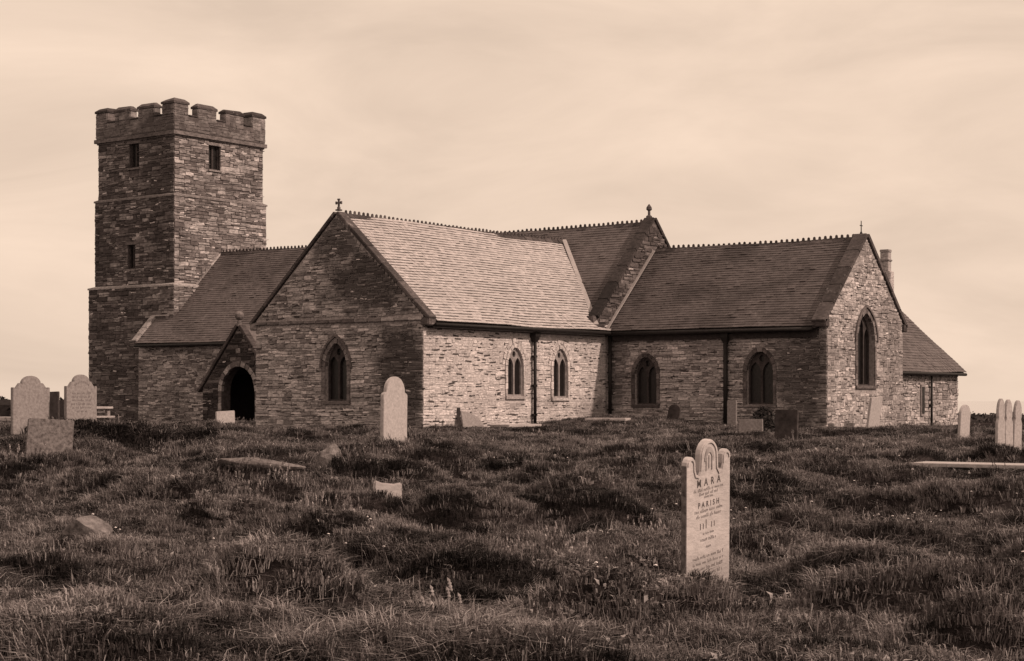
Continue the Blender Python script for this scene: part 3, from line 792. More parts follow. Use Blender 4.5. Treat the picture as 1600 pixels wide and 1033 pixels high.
# crested ridge tiles
def ridge_unit(mat, sl):
    mb = MB(); l = .44
    for sd in (-1, 1):
        d = Vector((0, sd, -sl)).normalized()
        mb.add([(-l/2,0,.06), (l/2,0,.06), Vector((l/2,0,.05))+d*.19, Vector((-l/2,0,.05))+d*.19, (-l/2,0,.02), (l/2,0,.02), Vector((l/2,0,.02))+d*.19, Vector((-l/2,0,.02))+d*.19],
               [(0,1,2,3),(3,2,6,7),(0,3,7,4),(1,5,6,2)])
    pr = [(-l/2,.03),(-l/2,.055)]
    k = 2; st = l/k
    for i in range(k):
        a = -l/2+st*i; pr += [(a+st*.25,.06),(a+st*.30,.145),(a+st*.5,.175),(a+st*.70,.145),(a+st*.75,.06)]
    pr += [(l/2,.055),(l/2,.03)]
    mb.plate(pr[::-1], [], Vector((0,0,0)), XE, YN, -.018, .018)
    me = mesh_from('ridge_tile', mb.v, mb.f, mat); fix_normals(me); return me
def ridge(a, b, sl, mat, parent=church):
    a, b = Vector(a), Vector(b); L5 = (b-a).length; n = int(L5/.45); d = (b-a).normalized(); me = ridge_unit(mat, sl)
    for i in range(n):
        o = link('ridge_tile', me, parent)
        o.location = a+d*(L5*(i+.5)/n)+UP*(rng.uniform(-.012,.012)-.07*math.sin(math.pi*(i+.5)/n))
        o.rotation_euler = (rng.uniform(-.03,.03), rng.uniform(-.012,.012), math.atan2(d.y, d.x)); o.scale = (L5/n/.45, 1, 1)
M['ridge'] = stonemat('ridge', [(0,.055),(.5,.085),(1,.12)], patch=.4, stain_g=.035, fine=6)
ridge((TX, 44.25, TZ), (TX, 57.5, TZ), TS, M['ridge'])
ridge((-60.95, NY, NZ), (-36.9, NY, NZ), NS, M['ridge'])
ridge((-36.3, CY, CZr), (-27.7, CY, CZr), CS, M['ridge'])

# gable copings: stones laid up the slope
def coping(ax, n_in, foot, apex, wid, thick, mat, out=.07, seg=.95, skip=0):
    foot, apex = Vector(foot), Vector(apex)
    d = (apex-foot); L5 = d.length; d.normalize()
    side = n_in; nn = d.cross(side); nn = nn if nn.z > 0 else -nn
    k = max(2, int(round(L5/seg)))
    for i in range(k):
        v = MB(); c = foot+d*(L5*(i+.5)/k)+side*(wid/2-out)+nn*(thick/2)
        v.box(c+nn*rng.uniform(-.004,.004), L5/k-.008, wid, thick, d, side, nn)
        v.build('coping_stone', mat, church, bevel=.018)
for sd in (-1, 1):
    xf = TX+sd*4.12
    coping(XE, YN, (xf, 43.88, t_roof(xf)-.03), (TX, 43.88, TZ-.02), .40, .13, M['coping'])
    v = MB(); v.box((TX+sd*3.98, 44.03, 3.60), .36, .44, .26); v.build('kneeler', M['dressed'] if sd < 0 else M['coping'], church, bevel=.03)
    yf = CY+sd*3.42
    coping(YN, -XE, (-27.3, yf, c_roof(yf)+.02), (-27.3, CY, CZr+.03), .52, .17, M['coping'], out=.08)
    v = MB(); v.box((-27.5, CY+sd*3.28, 3.70), .56, .36, .3); v.build('kneeler', M['coping'], church, bevel=.03)
    yf = NY+sd*4.0
    coping(YN, -XE, (-36.42, yf, n_roof(yf)+.10), (-36.42, NY, NZ+.12), .46, .15, M['coping_dark'], out=.06)
# sloping stone verge of the nave beside the tower
coping(YN, XE, (-62.35, 53.75, n_roof(53.75)+.0), (-62.35, 55.0, n_roof(55.0)), .34, .14, M['dressed'], out=0, seg=.5)
coping(YN, XE, (-61.05, 55.0, n_roof(55.0)+.0), (-61.05, NY-.1, NZ-.08), .16, .09, M['dressed'], out=0, seg=.8)
v = MB(); v.box((-61.7, 54.98, n_roof(54.98)+.06), 1.3, .3, .1); v.build('ledge_stone', M['dressed_light'], church, bevel=.02)
# lead valley and flashings
def strip(pts, wdir, w, off, name='lead_valley', mat='lead'):
    mb = MB(); nn = []
    for p in pts: nn.append(Vector(p))
    d = (nn[-1]-nn[0]).normalized(); u = Vector(wdir).normalized(); up_ = d.cross(u).normalized(); up_ = up_ if up_.z > 0 else -up_
    mb.box((nn[0]+nn[-1])/2+up_*off, (nn[-1]-nn[0]).length, w, .03, d, u, up_)
    return mb.build(name, M[mat], church)
va = Vector((-36.35, NY-(NZ-t_roof(-36.35))/NS, t_roof(-36.35))); vb = Vector((TX, NY-(NZ-TZ)/NS, TZ))
strip([va, vb], (1, 1, 0), .17, .09)
strip([(-36.34, 54.60, c_roof(54.60)), (-36.34, CY-.1, c_roof(CY-.1))], (1, 0, 0), .13, .07, 'lead_flashing')
v = MB(); v.box((-36.55, 54.35, 3.66), .7, .9, .05); v.build('lead_gutter', M['lead'], church)
v = MB(); v.box((-36.64, 53.95, 3.98), .4, .34, .36); v.build('kneeler', M['coping'], church, bevel=.03)

# eaves: iron gutters, and dark strips standing in for the eave shade
def gutter(a, b, r=.065):
    v = MB(); v.tube([a, b], r, 8); v.build('gutter', M['iron'], church, smooth=True)
gutter((-36.14, 44.1, 3.50), (-36.14, 54.5, 3.50)); gutter((-36.3, 54.58, 3.48), (-27.7, 54.58, 3.48), .075)
gutter((-62.1, 53.66, 3.45), (-44.7, 53.66, 3.45)); gutter((-28.68, 61.6, 2.04), (-28.68, 70.9, 2.04))
for c, sx, sy in (((-36.36, 49.3, 3.56), .26, 10.6), ((-32.0, 54.77, 3.53), 8.8, .34), ((-53.4, 53.84, 3.5), 17.4, .3), ((-28.86, 66.2, 2.07), .28, 9.0)):
    v = MB(); v.box(c, sx, sy, .05); v.build('soffit', M['oak'], church)
v = MB(); v.box((-32.0, 54.83, 3.36), 8.8, .10, .30); v.build('eave_shade_strip', M['oak'], church)  # dark strip put where the wall is only shaded below the eave
v = MB(); v.box((-36.40, 49.3, 3.46), .08, 10.5, .16); v.build('eave_shade_strip', M['oak'], church)
# downpipes
def downpipe(x, y, n, zt, zb, r=.06, hop=True):
    n = Vector(n); c = Vector((x, y, 0))+n*.13
    v = MB(); v.tube([c+UP*zb, c+UP*zt], r, 10); o = v.build('downpipe', M['iron'], church, smooth=True)
    if hop:
        t = Vector((-n.y, n.x, 0)); v = MB()
        vv = []
        for z, w in ((zt-.26, .07), (zt-.05, .15), (zt+.10, .16)):
            vv += [c+t*(i*w)+n*(j*w*.9)+UP*z for i, j in ((-1,-1),(1,-1),(1,1),(-1,1))]
        ff = [(3,2,1,0),(8,9,10,11)]
        for q in (0, 4):
            for i in range(4): k = (i+1) % 4; ff.append((q+i, q+k, q+4+k, q+4+i))
        v.add(vv, ff); v.build('hopper_head', M['iron'], o)
    z = zb+.5
    while z < zt-.3:
        v = MB(); v.box(c-n*.03+UP*z, .2, .13, .07, Vector((-n.y, n.x, 0)), n); v.build('bracket', M['iron'], o); z += 1.05
downpipe(-36.5, 50.0, (1,0,0), 3.32, -.05); downpipe(-31.3, 54.94, (0,-1,0), 3.30, -.2, .085); downpipe(-36.28, 54.86, (0,-1,0), 3.4, .1, .07, False)
downpipe(-29.0, 67.7, (1,0,0), 1.95, -.8, .05, False)

# crosses
def cross(c, h, ax, name, mat):
    c = Vector(c); v = MB(); t = h*.15
    v.box(c+UP*(h*.06), h*.42, h*.42, h*.12); v.box(c+UP*(h*.22), h*.22, h*.22, h*.2)
    v.box(c+UP*(h*.62), t, t*.9, h*.64); v.box(c+UP*(h*.66), h*.56, t*.88, t, ax, UP.cross(ax))
    for k in (-1, 1): v.box(c+UP*(h*.66)+ax*(k*h*.27), t*.8, t*1.1, t*1.6, ax, UP.cross(ax))
    v.box(c+UP*(h*.94), t*1.6, t*1.1, t*.8, ax, UP.cross(ax))
    v.build(name, mat, church, bevel=.008)
cross((TX, 44.0, TZ+.10), .42, XE, 'gable_cross', M['dressed_dark'])
v = MB(); c = Vector((-36.65, NY, NZ+.18))
v.tube([c, c+UP*.10, c+UP*.14, c+UP*.30, c+UP*.36, c+UP*.46, c+UP*.58], [.13, .12, .055, .05, .12, .10, .015], 8); v.build('finial', M['dressed_dark'], church)
v = MB(); v.box(c+UP*.40, .30, .07, .08, YN, XE); v.build('finial_arm', M['dressed_dark'], church)
v = MB(); c = Vector((-27.5, CY, CZr+.16))
v.tube([c, c+UP*.46], [.022, .016], 8); v.tube([c+UP*.28-YN*.10, c+UP*.28+YN*.10], .018, 8); v.tube([c-UP*.02, c+UP*.06], [.06, .03], 8); v.build('iron_cross', M['iron'], church)
# ------------------------------------------------------------------ churchyard stones
M['marble'] = stonemat('pale_headstone', [(0, .48), (1, .49)], patch=.35, stain_g=.2, fine=7, amp=.45)
M['near_stone'] = stonemat('near_headstone', [(0, .50), (1, .51)], patch=.3, stain_g=.28, fine=8, amp=.3, stains=[((-8.2, 14.1, -.62), (1.2, 1.2, .34), .75), ((-8.2, 13.8, .5), (.3, .16, .3), .3)])
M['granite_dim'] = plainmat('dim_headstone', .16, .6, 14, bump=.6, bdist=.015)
M['granite'] = plainmat('grey_headstone', .25, .28, 15, bump=.5, bdist=.01)
M['granite_pale'] = plainmat('pale_granite', .40, .22, 16, bump=.5, bdist=.01)
M['slate_stone'] = plainmat('slate_headstone', .055, .5, 5, bump=.4)
M['rock'] = plainmat('rock', .15, .7, 9, bump=1.0, bdist=.05)
M['letter'] = plainmat('letter_paint', .075, .3, 30, bump=0)
M['letter_faint'] = plainmat('faint_letter', .17, .35, 20, bump=0)
M['carving'] = plainmat('carving', .32, .3, 12, bump=.3)
def gz(x, y): return float(ground_z(x, y))
ORI = Vector((0, 0, 0)); FRONT = Vector((0, -1, 0))
def round_head(w, hs, h, n=12):
    return [(w*math.cos(math.pi*i/n), hs+(h-hs)*math.sin(math.pi*i/n)) for i in range(n+1)]
def outline(kind, w, h):
    a = w/2
    if kind == 'rect': return [(-a, 0), (a, 0), (a*.98, h), (-a*.99, h*.985)]
    if kind == 'round': return [(-a, 0), (a, 0)]+round_head(a, h-a*.8, h)
    if kind == 'step':      # narrow shoulders, tall round head
        hs = h-a*.92; return [(-a, 0), (a, 0), (a, hs-.05), (a*.93, hs), (a*.80, hs+.02)]+round_head(a*.78, hs+.04, h)+[(-a*.80, hs+.02), (-a*.93, hs), (-a, hs-.05)]
    if kind == 'ogee':      # small square ears, swept up to a round head
        hs = h*.76; r = [(a, hs+.03), (a*.9, hs+.03), (a*.86, hs-.02), (a*.76, hs+.05), (a*.62, hs+.15)]
        top = [(a*.52*math.cos(math.pi*i/10), h-a*.40+a*.40*math.sin(math.pi*i/10)) for i in range(11)]
        return [(-a, 0), (a, 0)]+r+top+[(-x, z) for x, z in r[::-1]]
    if kind == 'waist':     # round head with a nick in each shoulder
        hs = h*.66; return [(-a, 0), (a, 0), (a, hs-.10), (a*.8, hs-.03), (a*.72, hs), (a*.82, hs+.04)]+round_head(a*.86, hs+.12, h)+[(-a*.82, hs+.04), (-a*.72, hs), (-a*.8, hs-.03), (-a, hs-.10)]
    if kind == 'ears':      # two rounded ears, deep hollows and a tall round centre
        e0 = h-.13; r_ = .075; pts = [(-a, 0), (a, 0), (a, e0-r_)]
        pts += [(a-r_+r_*math.cos(math.pi*i/7), e0-r_+r_*math.sin(math.pi*i/7)) for i in range(1, 8)]
        pts += [(a-.152, e0-.125), (a-.172, e0-.175), (a-.205, e0-.185), (a-.232, e0-.15), (a-.238, e0-.06)]
        ca = a-.24; pts += [(ca*math.cos(math.pi*i/14), e0-.03+(h-e0+.03)*math.sin(math.pi*i/14)) for i in range(0, 15)]
        lf = [(-x, z) for x, z in pts[2:15]]
        return pts+lf[::-1][:13]
def headstone(name, label, cat, x, y, kind, w, h, t, mat, yaw=90, lean=0, roll=0, bury=.15, group=None, single=True, z=None, bevel=.012):
    zz = gz(x, y) if z is None else z
    mb = MB(); ol = [(px, pz_-bury if pz_ == 0 else pz_) for px, pz_ in outline(kind, w, h)]
    mb.plate(ol, [], ORI, XE, FRONT, -t/2, t/2)
    if single:
        o = mb.build(name, mat, bevel=bevel); tag(o, label, cat, group); root = o
    else:
        root = thing(name, label, cat, (0,0,0), group); mb.build('slab', mat, root, bevel=bevel)
    root.location = (x, y, zz); root.rotation_euler = (R(lean), R(roll), R(yaw))
    return root
def words(root, rows, t, mat, name='inscription', seed=1):
    """lines too worn to read: rows of short strokes. rows: (height of line, letter height, half width)"""
    r_ = random.Random(seed); mb = MB()
    for z, lh, hw_ in rows:
        s = -hw_
        while s < hw_:
            for k in range(r_.randint(2, 7)):
                if s > hw_: break
                hh = lh*r_.choice((.6, .6, .7, 1)); ww = lh*.16
                mb.box((s, -t/2-.001, z+hh/2), ww, .003, hh); 
                if lh < .06 and r_.random() < .7: mb.box((s+lh*.2, -t/2-.001, z+hh*r_.choice((.1,.5,.9))), lh*.34, .0034, lh*.14)
                s += lh*.62
            s += lh*.55
    return mb.build(name, mat, root)
def lettering(root, text, z, size, t, mat, spacing=1.25):
    cu = bpy.data.curves.new('inscription', 'FONT'); cu.body = text; cu.size = size; cu.align_x = 'CENTER'; cu.space_character = spacing; cu.extrude = .0015; cu.offset = size*.012
    to = bpy.data.objects.new('inscription_curve', cu); COL.objects.link(to)
    bpy.context.view_layer.update()
    me = bpy.data.meshes.new_from_object(to.evaluated_get(bpy.context.evaluated_depsgraph_get()))
    bpy.data.objects.remove(to); me.name = 'inscription'; me.materials.clear(); me.materials.append(mat)
    me.transform(Matrix.Translation((0, -t/2-.0005, z)) @ Matrix.Rotation(R(90), 4, 'X'))
    return link('inscription', me, root)

# the tall pale stone in the foreground
T_ = .058; H_ = 1.46
g0 = headstone('headstone', 'tall pale headstone with two rounded ears and black lettering, alone in the foreground grass', 'headstone', -8.245, 14.06, 'ears', .80, H_, T_, M['near_stone'], yaw=90, lean=3.6, roll=-5.5, bury=.35, single=False, z=-.71)
ol = outline('ears', .80, H_)
top = [p for p in ol if p[1] > .9]
def inset(pts, q):
    out = []
    for i in range(len(pts)):
        a, b = Vector(pts[max(i-1, 0)]), Vector(pts[min(i+1, len(pts)-1)]); t = (b-a).normalized(); out.append((pts[i][0]-t.y*q, pts[i][1]+t.x*q))
    return out
mb = MB(); i0 = inset(top, .012); i1 = inset(top, .034)
for i in range(len(top)-1): mb.plate([i0[i], i0[i+1], i1[i+1], i1[i]], [], ORI, XE, FRONT, T_/2-.004, T_/2+.011)
mb.build('moulding', M['near_stone'], g0)
mb = MB(); pts = [(.085*math.cos(a*math.pi/12), H_-.20+.13*math.sin(a*math.pi/12)) for a in range(13)]; pin = [(x*.6, H_-.20+(z-H_+.20)*.6) for x, z in pts]
mb.plate(pts+pin[::-1], [], ORI, XE, FRONT, T_/2-.004, T_/2+.008)
for sx in (-.05, 0, .05): mb.box((sx, -T_/2-.002, H_-.23+.02*(sx == 0)), .018, .012, .12)
mb.build('carving', M['carving'], g0)
lettering(g0, 'MARA', 1.03, .10, T_, M['letter'], 2.1)
lettering(g0, 'PARISH', .83, .075, T_, M['letter'], 1.8)
words(g0, [(.985, .030, .27), (.945, .030, .17), (.915, .024, .08), (.785, .034, .25), (.735, .034, .22)], T_, M['letter_faint'], seed=3)
words(g0, [(.625, .085, .15), (.57, .026, .10), (.51, .034, .14), (.44, .03, .04)], T_, M['letter_faint'], seed=4)
words(g0, [(.35, .032, .28), (.295, .032, .28), (.24, .032, .27), (.18, .032, .26)], T_, M['letter_faint'], seed=5)

headstone('headstone', 'tall pale round-headed headstone standing before the transept gable', 'headstone', -30.09, 34.94, 'step', .98, 1.72, .12, M['granite_pale'], z=-.07, roll=1)
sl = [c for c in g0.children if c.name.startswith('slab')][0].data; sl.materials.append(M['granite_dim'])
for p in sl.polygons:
    if p.normal.x < -.6 and p.center.z < 1.2: p.material_index = 1  # darker material puts the south edge's shade into its colour
g2 = headstone('headstone', 'grey eared headstone without lettering at the far left edge', 'headstone', -37.86, 29.12, 'ogee', 1.12, 1.42, .12, M['granite'], z=.25, yaw=84, single=False)
g3 = headstone('headstone', 'grey eared headstone with dark lettering beside the foot of the tower', 'headstone', -37.19, 30.25, 'ogee', 1.0, 1.43, .12, M['granite'], z=.28, yaw=88, single=False)
words(g3, [(.90, .065, .30), (.80, .06, .33), (.71, .06, .31), (.61, .07, .34), (.51, .06, .30), (.41, .055, .16)], .12, M['letter'], seed=8)
arc = MB()
for i in range(9):
    a = math.pi*(.2+.6*i/8); c = Vector((.27*math.cos(a), -.061, 1.03+.2*math.sin(a))); arc.box(c, .03, .003, .06)
arc.build('inscription', M['letter_faint'], g3)
headstone('headstone', 'narrow dark slate headstone between the two eared grey ones', 'headstone', -39.83, 31.4, 'rect', .42, 1.0, .1, M['slate_stone'], z=.26, yaw=20)
headstone('headstone', 'low dark slate stub just left of the lettered eared headstone', 'headstone', -41.1, 32.75, 'rect', .4, .72, .1, M['slate_stone'], z=.30, yaw=20)
headstone('headstone', 'broad leaning grey slab with mottled face in front of the eared headstones', 'headstone', -30.15, 23.65, 'rect', .98, 1.0, .22, M['granite_dim'], z=-.36, yaw=52, lean=-7, roll=4, bury=.3, bevel=.02)
headstone('headstone', 'small square white headstone beside the porch arch', 'headstone', -38.81, 37.16, 'rect', .62, .70, .09, M['granite_pale'], z=-.03, yaw=70, roll=-2)
headstone('headstone', 'dark slate headstone below the chancel window nearest the east end', 'headstone', -22.16, 42.12, 'rect', .66, .84, .1, M['slate_stone'], z=-.08, yaw=5, roll=2)
headstone('headstone', 'small black round-topped headstone leaning by the first chancel window', 'headstone', -32.78, 53.53, 'round', .46, .66, .1, M['slate_stone'], yaw=5, roll=14)
headstone('headstone', 'low pale square headstone left of the dark bush', 'headstone', -24.40, 44.2, 'rect', .72, .60, .1, M['granite'], z=-.14, yaw=15)
headstone('headstone', 'narrow pale upright stone beside the chancel downpipe', 'headstone', -30.4, 53.7, 'rect', .34, 1.0, .09, M['granite'], z=-.02, yaw=10)
headstone('headstone', 'white headstone tilting in front of the chancel east wall', 'headstone', -26.3, 56.46, 'rect', .92, 1.16, .08, M['granite_pale'], z=-.05, lean=9, roll=-2)
headstone('headstone', 'thin white headstone standing clear to the right of the vestry', 'headstone', -19.45, 47.89, 'round', .72, .98, .08, M['granite_pale'], z=-.1, lean=3)
for i, (x, y, lab) in enumerate(((-14.13, 36.87, 'left one of three pale headstones crowded together at the right edge'), (-14.04, 37.12, 'middle one of three pale headstones crowded together at the right edge'), (-13.95, 37.37, 'last of three crowded pale headstones, cut off by the right edge'))):
    headstone('headstone', lab, 'headstone', x, y, 'waist', .26, 1.28-.02*i, .075, M['granite_pale'], z=-.2, yaw=70, lean=(1, 0, 2)[i], group='three crowded headstones')
headstone('grave_marker', 'thin upright slate post by the transept corner', 'grave marker', -35.9, 45.0, 'rect', .12, .74, .07, M['slate_stone'], z=0, yaw=40)
# broken slate propped against the transept wall
mb = MB(); mb.plate([(-.55,-.1),(.62,-.1),(.60,.18),(.30,.42),(.05,.52),(-.5,.62)], [], ORI, XE, FRONT, -.03, .03)
o = mb.build('slate_slab', M['granite'], bevel=.008); o.location = (-36.15, 46.1, .02); o.rotation_euler = (R(-14), 0, R(90)); tag(o, 'broken grey slate propped against the foot of the transept wall', 'slab')
def slab(name, label, x, y, z, lx, ly, t, mat, yaw=0, tilt=(0,0), cat='grave slab'):
    mb = MB(); mb.box((0,0,0), lx, ly, t); o = mb.build(name, mat, bevel=.015); o.location = (x, y, z); o.rotation_euler = (R(tilt[0]), R(tilt[1]), R(yaw)); return tag(o, label, cat)
slab('grave_slab', 'white flat grave slab lying along the transept wall by the downpipe', -35.55, 47.75, .10, .8, 2.1, .10, M['marble'], yaw=4)
slab('grave_slab', 'pale flat grave slab half sunk in the rise by the inner corner', -34.5, 51.9, gz(-34.5, 51.9)+.05, 1.5, .9, .10, M['marble'], yaw=20)
slab('grave_slab', 'white flat slab on the bank at the far left edge', -51.7, 38.8, .30, 1.2, .8, .14, M['marble'], yaw=10)
# low tomb at the right edge
tb = thing('low_tomb', 'long low ledger tomb with a white top at the right edge', 'tomb', (-12.35, 31.25, -.36))
mb = MB(); mb.box((0,0,.19), 2.5, .95, .07); mb.build('top_slab', M['granite_pale'], tb, bevel=.012)
mb = MB(); mb.box((0,0,-.02), 2.25, .72, .349); mb.build('plinth', M['slate_stone'], tb); tb.rotation_euler = (0, 0, R(3))
# table tomb beyond the eared headstones
tb = thing('table_tomb', 'table tomb with two pale slabs beside the tower foot', 'tomb', (-55.6, 45.6, -.1))
mb = MB(); mb.box((0,0,.75), 2.0, .95, .09); mb.build('top_slab', M['marble'], tb, bevel=.012)
mb = MB(); mb.box((0,0,.38), 2.1, 1.05, .08); mb.build('lower_slab', M['granite_pale'], tb, bevel=.012)
for sx in (-.8, 0, .8):
    for sy in (-.34, .34):
        mb = MB(); mb.box((sx,sy,.563), .16, .14, .28); mb.build('leg', M['granite'], tb)
mb = MB(); mb.box((0,0,.1), 1.8, .8, .46); mb.build('plinth', M['granite'], tb)
# rough stones
def rock(label, x, y, z, sx, sy, sz, seed, mat, name='boulder', blocky=0):
    bm = bmesh.new(); bmesh.ops.create_icosphere(bm, subdivisions=3, radius=1)
    r_ = random.Random(seed); pl = []
    for _ in range(9):
        v = Vector((r_.uniform(-1,1), r_.uniform(-1,1), r_.uniform(-.3,1))).normalized(); pl.append((v, r_.uniform(.55,.85)))
    for v in bm.verts:
        for n, d in pl:
            k = v.co.dot(n)-d
            if k > 0: v.co -= n*k
        v.co *= 1+r_.uniform(-.02,.02)
        v.co = Vector((v.co.x*sx, v.co.y*sy, v.co.z*sz))
    me = bpy.data.meshes.new(name); bm.to_mesh(me); bm.free(); me.materials.append(mat)
    o = link(name, me); o.location = (x, y, z); o.rotation_euler = (0, 0, r_.uniform(0, 3)); return tag(o, label, 'stone')
rock('rough grey boulder with a peaked top in the grass before the transept', -22.86, 24.73, gz(-22.86, 24.73)+.20, .38, .34, .38, 4, M['rock'])
rk = rock('long low pale stone half buried in grass before the porch', -22.98, 22.77, gz(-22.98, 22.77)-.02, 1.05, .2, .13, 14, M['granite_dim']); rk.rotation_euler = (0, R(3), R(18))
rock('low rounded boulder in the left foreground grass', -15.54, 12.72, gz(-15.54, 12.72)+.11, .32, .26, .22, 9, M['rock'])
mb = MB(); mb.plate([(-.22,-.3),(.22,-.3),(.21,.2),(.08,.175),(-.1,.19),(-.2,.225)], [], ORI, XE, FRONT, -.07, .07)
o = mb.build('grave_marker', M['marble'], bevel=.02); xx, yy = -16.76, 19.31; o.location = (xx, yy, gz(xx, yy)+.2); o.rotation_euler = (R(-4), R(2), R(50)); tag(o, 'short white stub of a footstone sunk in the middle grass', 'grave marker')

# ------------------------------------------------------------------ hedges and bush
def leafmat(name, lo, hi):
    m, N, L, b = newmat(name); geo = N.new('ShaderNodeNewGeometry')
    r = ramp(N, [(0, lo), (1, hi)]); L.new(geo.outputs['Random Per Island'], r.inputs[0]); L.new(r.outputs[0], b.inputs['Base Color'])
    b.inputs['Roughness'].default_value = .7; b.inputs['Specular IOR Level'].default_value = .2; return m
M['leaf'] = leafmat('leaf', .02, .075); M['leaf_dark'] = leafmat('leaf_dark', .008, .03)
def leaves(mb, c, rad, n, size, r_, low=-.3):
    for _ in range(n):
        v = Vector((r_.gauss(0,1), r_.gauss(0,1), r_.gauss(0,1))).normalized()*(r_.uniform(.25,1)**.45)
        if v.z < low: v.z = low
        p = Vector((c[0]+v.x*rad[0], c[1]+v.y*rad[1], c[2]+v.z*rad[2]))
        a = Vector((r_.gauss(0,1), r_.gauss(0,1), r_.gauss(0,1))).normalized(); b = a.orthogonal().normalized(); s = size*r_.uniform(.6,1.4)
        mb.add([p-a*s, p+b*s*.5, p+a*s, p-b*s*.5], [(0,1,2,3)])
def hedge(name, label, a, b, base_h, top_h, seed, n=26):
    r_ = random.Random(seed); a, b = Vector(a), Vector(b); root = thing(name, label, 'hedge', (a+b)/2); root['base'] = tuple((a+b)/2)
    d = (b-a); ln_ = d.length; d.normalize(); nrm = Vector((-d.y, d.x, 0))
    core = MB(); K = 40; rows = []
    for i in range(K+1):
        p = a+d*(ln_*i/K); h = base_h*r_.uniform(.85, 1.1); rows.append([p-nrm*.9+UP*-1.2, p-nrm*.55+UP*h*.7, p+UP*h, p+nrm*.55+UP*h*.7, p+nrm*.9+UP*-1.2])
    for q in rows: core.v += q
    for i in range(K):
        for j in range(4): core.f.append([i*5+j, i*5+j+1, i*5+5+j+1, i*5+5+j])
    core.build('bank', M['deck'], root)
    lv = MB()
    for i in range(n*3):
        p = a+d*(ln_*r_.random())+nrm*r_.uniform(-.5,.5); h = top_h*r_.uniform(.35,.85)
        leaves(lv, (p.x, p.y, p.z+h*.55), (ln_/n*.7, ln_/n*.7, h*.5), 150, .13, r_)
    lv.build('foliage', M['leaf'], root, kind='stuff')
hedge('hedge', 'dark low field hedge on the skyline right of the vestry', (-49, 93, -.9), (-17, 118, -1.6), .9, 1.5, 3)
hedge('hedge', 'dark overgrown boundary hedge on the skyline at the far left', (-93, 43, 0), (-71.5, 62, 0), .85, 1.25, 5)
bu = thing('bush', 'small dark bush at the foot of the chancel wall beside the slate headstone', 'bush', (-24.55, 45.33, -.05)); bu['base'] = (-24.55, 45.33, -.05)
mb = MB(); leaves(mb, (-24.55, 45.33, .25), (.42, .42, .6), 900, .06, random.Random(2), -.7); mb.build('foliage', M['leaf_dark'], bu, kind='stuff')
mb = MB()
for i in range(6):
    a = i*1.05; mb.tube([(-24.55, 45.33, -.15), (-24.55+.25*math.cos(a), 45.33+.25*math.sin(a), .5)], [.02, .006], 6)
mb.build('stem', M['oak'], bu)

# ------------------------------------------------------------------ grass
def tuft(seed, nb, hh, spread, lean, wid, seg=2, head=False, broad=False):
    r_ = random.Random(seed); v = []; f = []
    for _ in range(nb):
        a = r_.uniform(0, 6.283); q = spread*math.sqrt(r_.random()); px, py = q*math.cos(a), q*math.sin(a)
        da = a+r_.gauss(0, .9); h = r_.uniform(*hh); l = lean*r_.uniform(.3, 1.3)*h; w = wid*r_.uniform(.7, 1.3)
        dx, dy = math.cos(da), math.sin(da); sx, sy = -dy*w/2, dx*w/2
        # the blade bends over
        p1 = (px+dx*l*.35, py+dy*l*.35, h*.62); p2 = (px+dx*l, py+dy*l, h*(1-.35*min(1, l/h)))
        b = len(v)
        k1 = 1.5 if broad else .85
        v += [(px-sx, py-sy, -.03), (px+sx, py+sy, -.03), (p1[0]+sx*k1, p1[1]+sy*k1, p1[2]), (p1[0]-sx*k1, p1[1]-sy*k1, p1[2]), p2]
        f += [(b,b+1,b+2,b+3), (b+3,b+2,b+4)]
        if head:
            for t in range(3):
                c = Vector(p2)-Vector((0,0,.02*t)); b = len(v); s = .012
                v += [c+Vector((s,0,0)), c+Vector((0,s,.01)), c+Vector((-s,0,.03)), c+Vector((0,-s,.01))]; f += [(b,b+1,b+2,b+3)]
    return v, f
def grassmat(name, stops, dry=.83, dryg=.30):
    m, N, L, b = newmat(name); geo = N.new('ShaderNodeNewGeometry'); oi = N.new('ShaderNodeObjectInfo')
    pn = noise(N, L, oi.outputs['Location'], .9, 3, .68, .2)
    x = math_(N, L, 'ADD', math_(N, L, 'MULTIPLY', math_(N, L, 'SUBTRACT', pn.outputs[0], .5), 2.6), .5)
    x = math_(N, L, 'ADD', x, math_(N, L, 'MULTIPLY', math_(N, L, 'SUBTRACT', oi.outputs['Random'], .5), .5))
    x = math_(N, L, 'ADD', x, math_(N, L, 'MULTIPLY', math_(N, L, 'SUBTRACT', geo.outputs['Random Per Island'], .5), .55), True)
    r = ramp(N, stops); L.new(x, r.inputs[0])
    dm = math_(N, L, 'GREATER_THAN', geo.outputs['Random Per Island'], dry)
    c = mixc(N, L, dm, r.outputs[0], sep(dryg))
    L.new(c, b.inputs['Base Color']); b.inputs['Roughness'].default_value = .75; b.inputs['Specular IOR Level'].default_value = .15
    return m
M['grass'] = grassmat('grass', [(0, .022), (.35, .072), (.65, .145), (1, .25)])
M['grass_dark'] = grassmat('grass_dark', [(0, .012), (.5, .027), (1, .055)], dry=.95)
M['grass_pale'] = grassmat('grass_pale', [(0, .11), (.5, .20), (1, .33)])
M['straw'] = grassmat('straw', [(0, .10), (1, .22)])
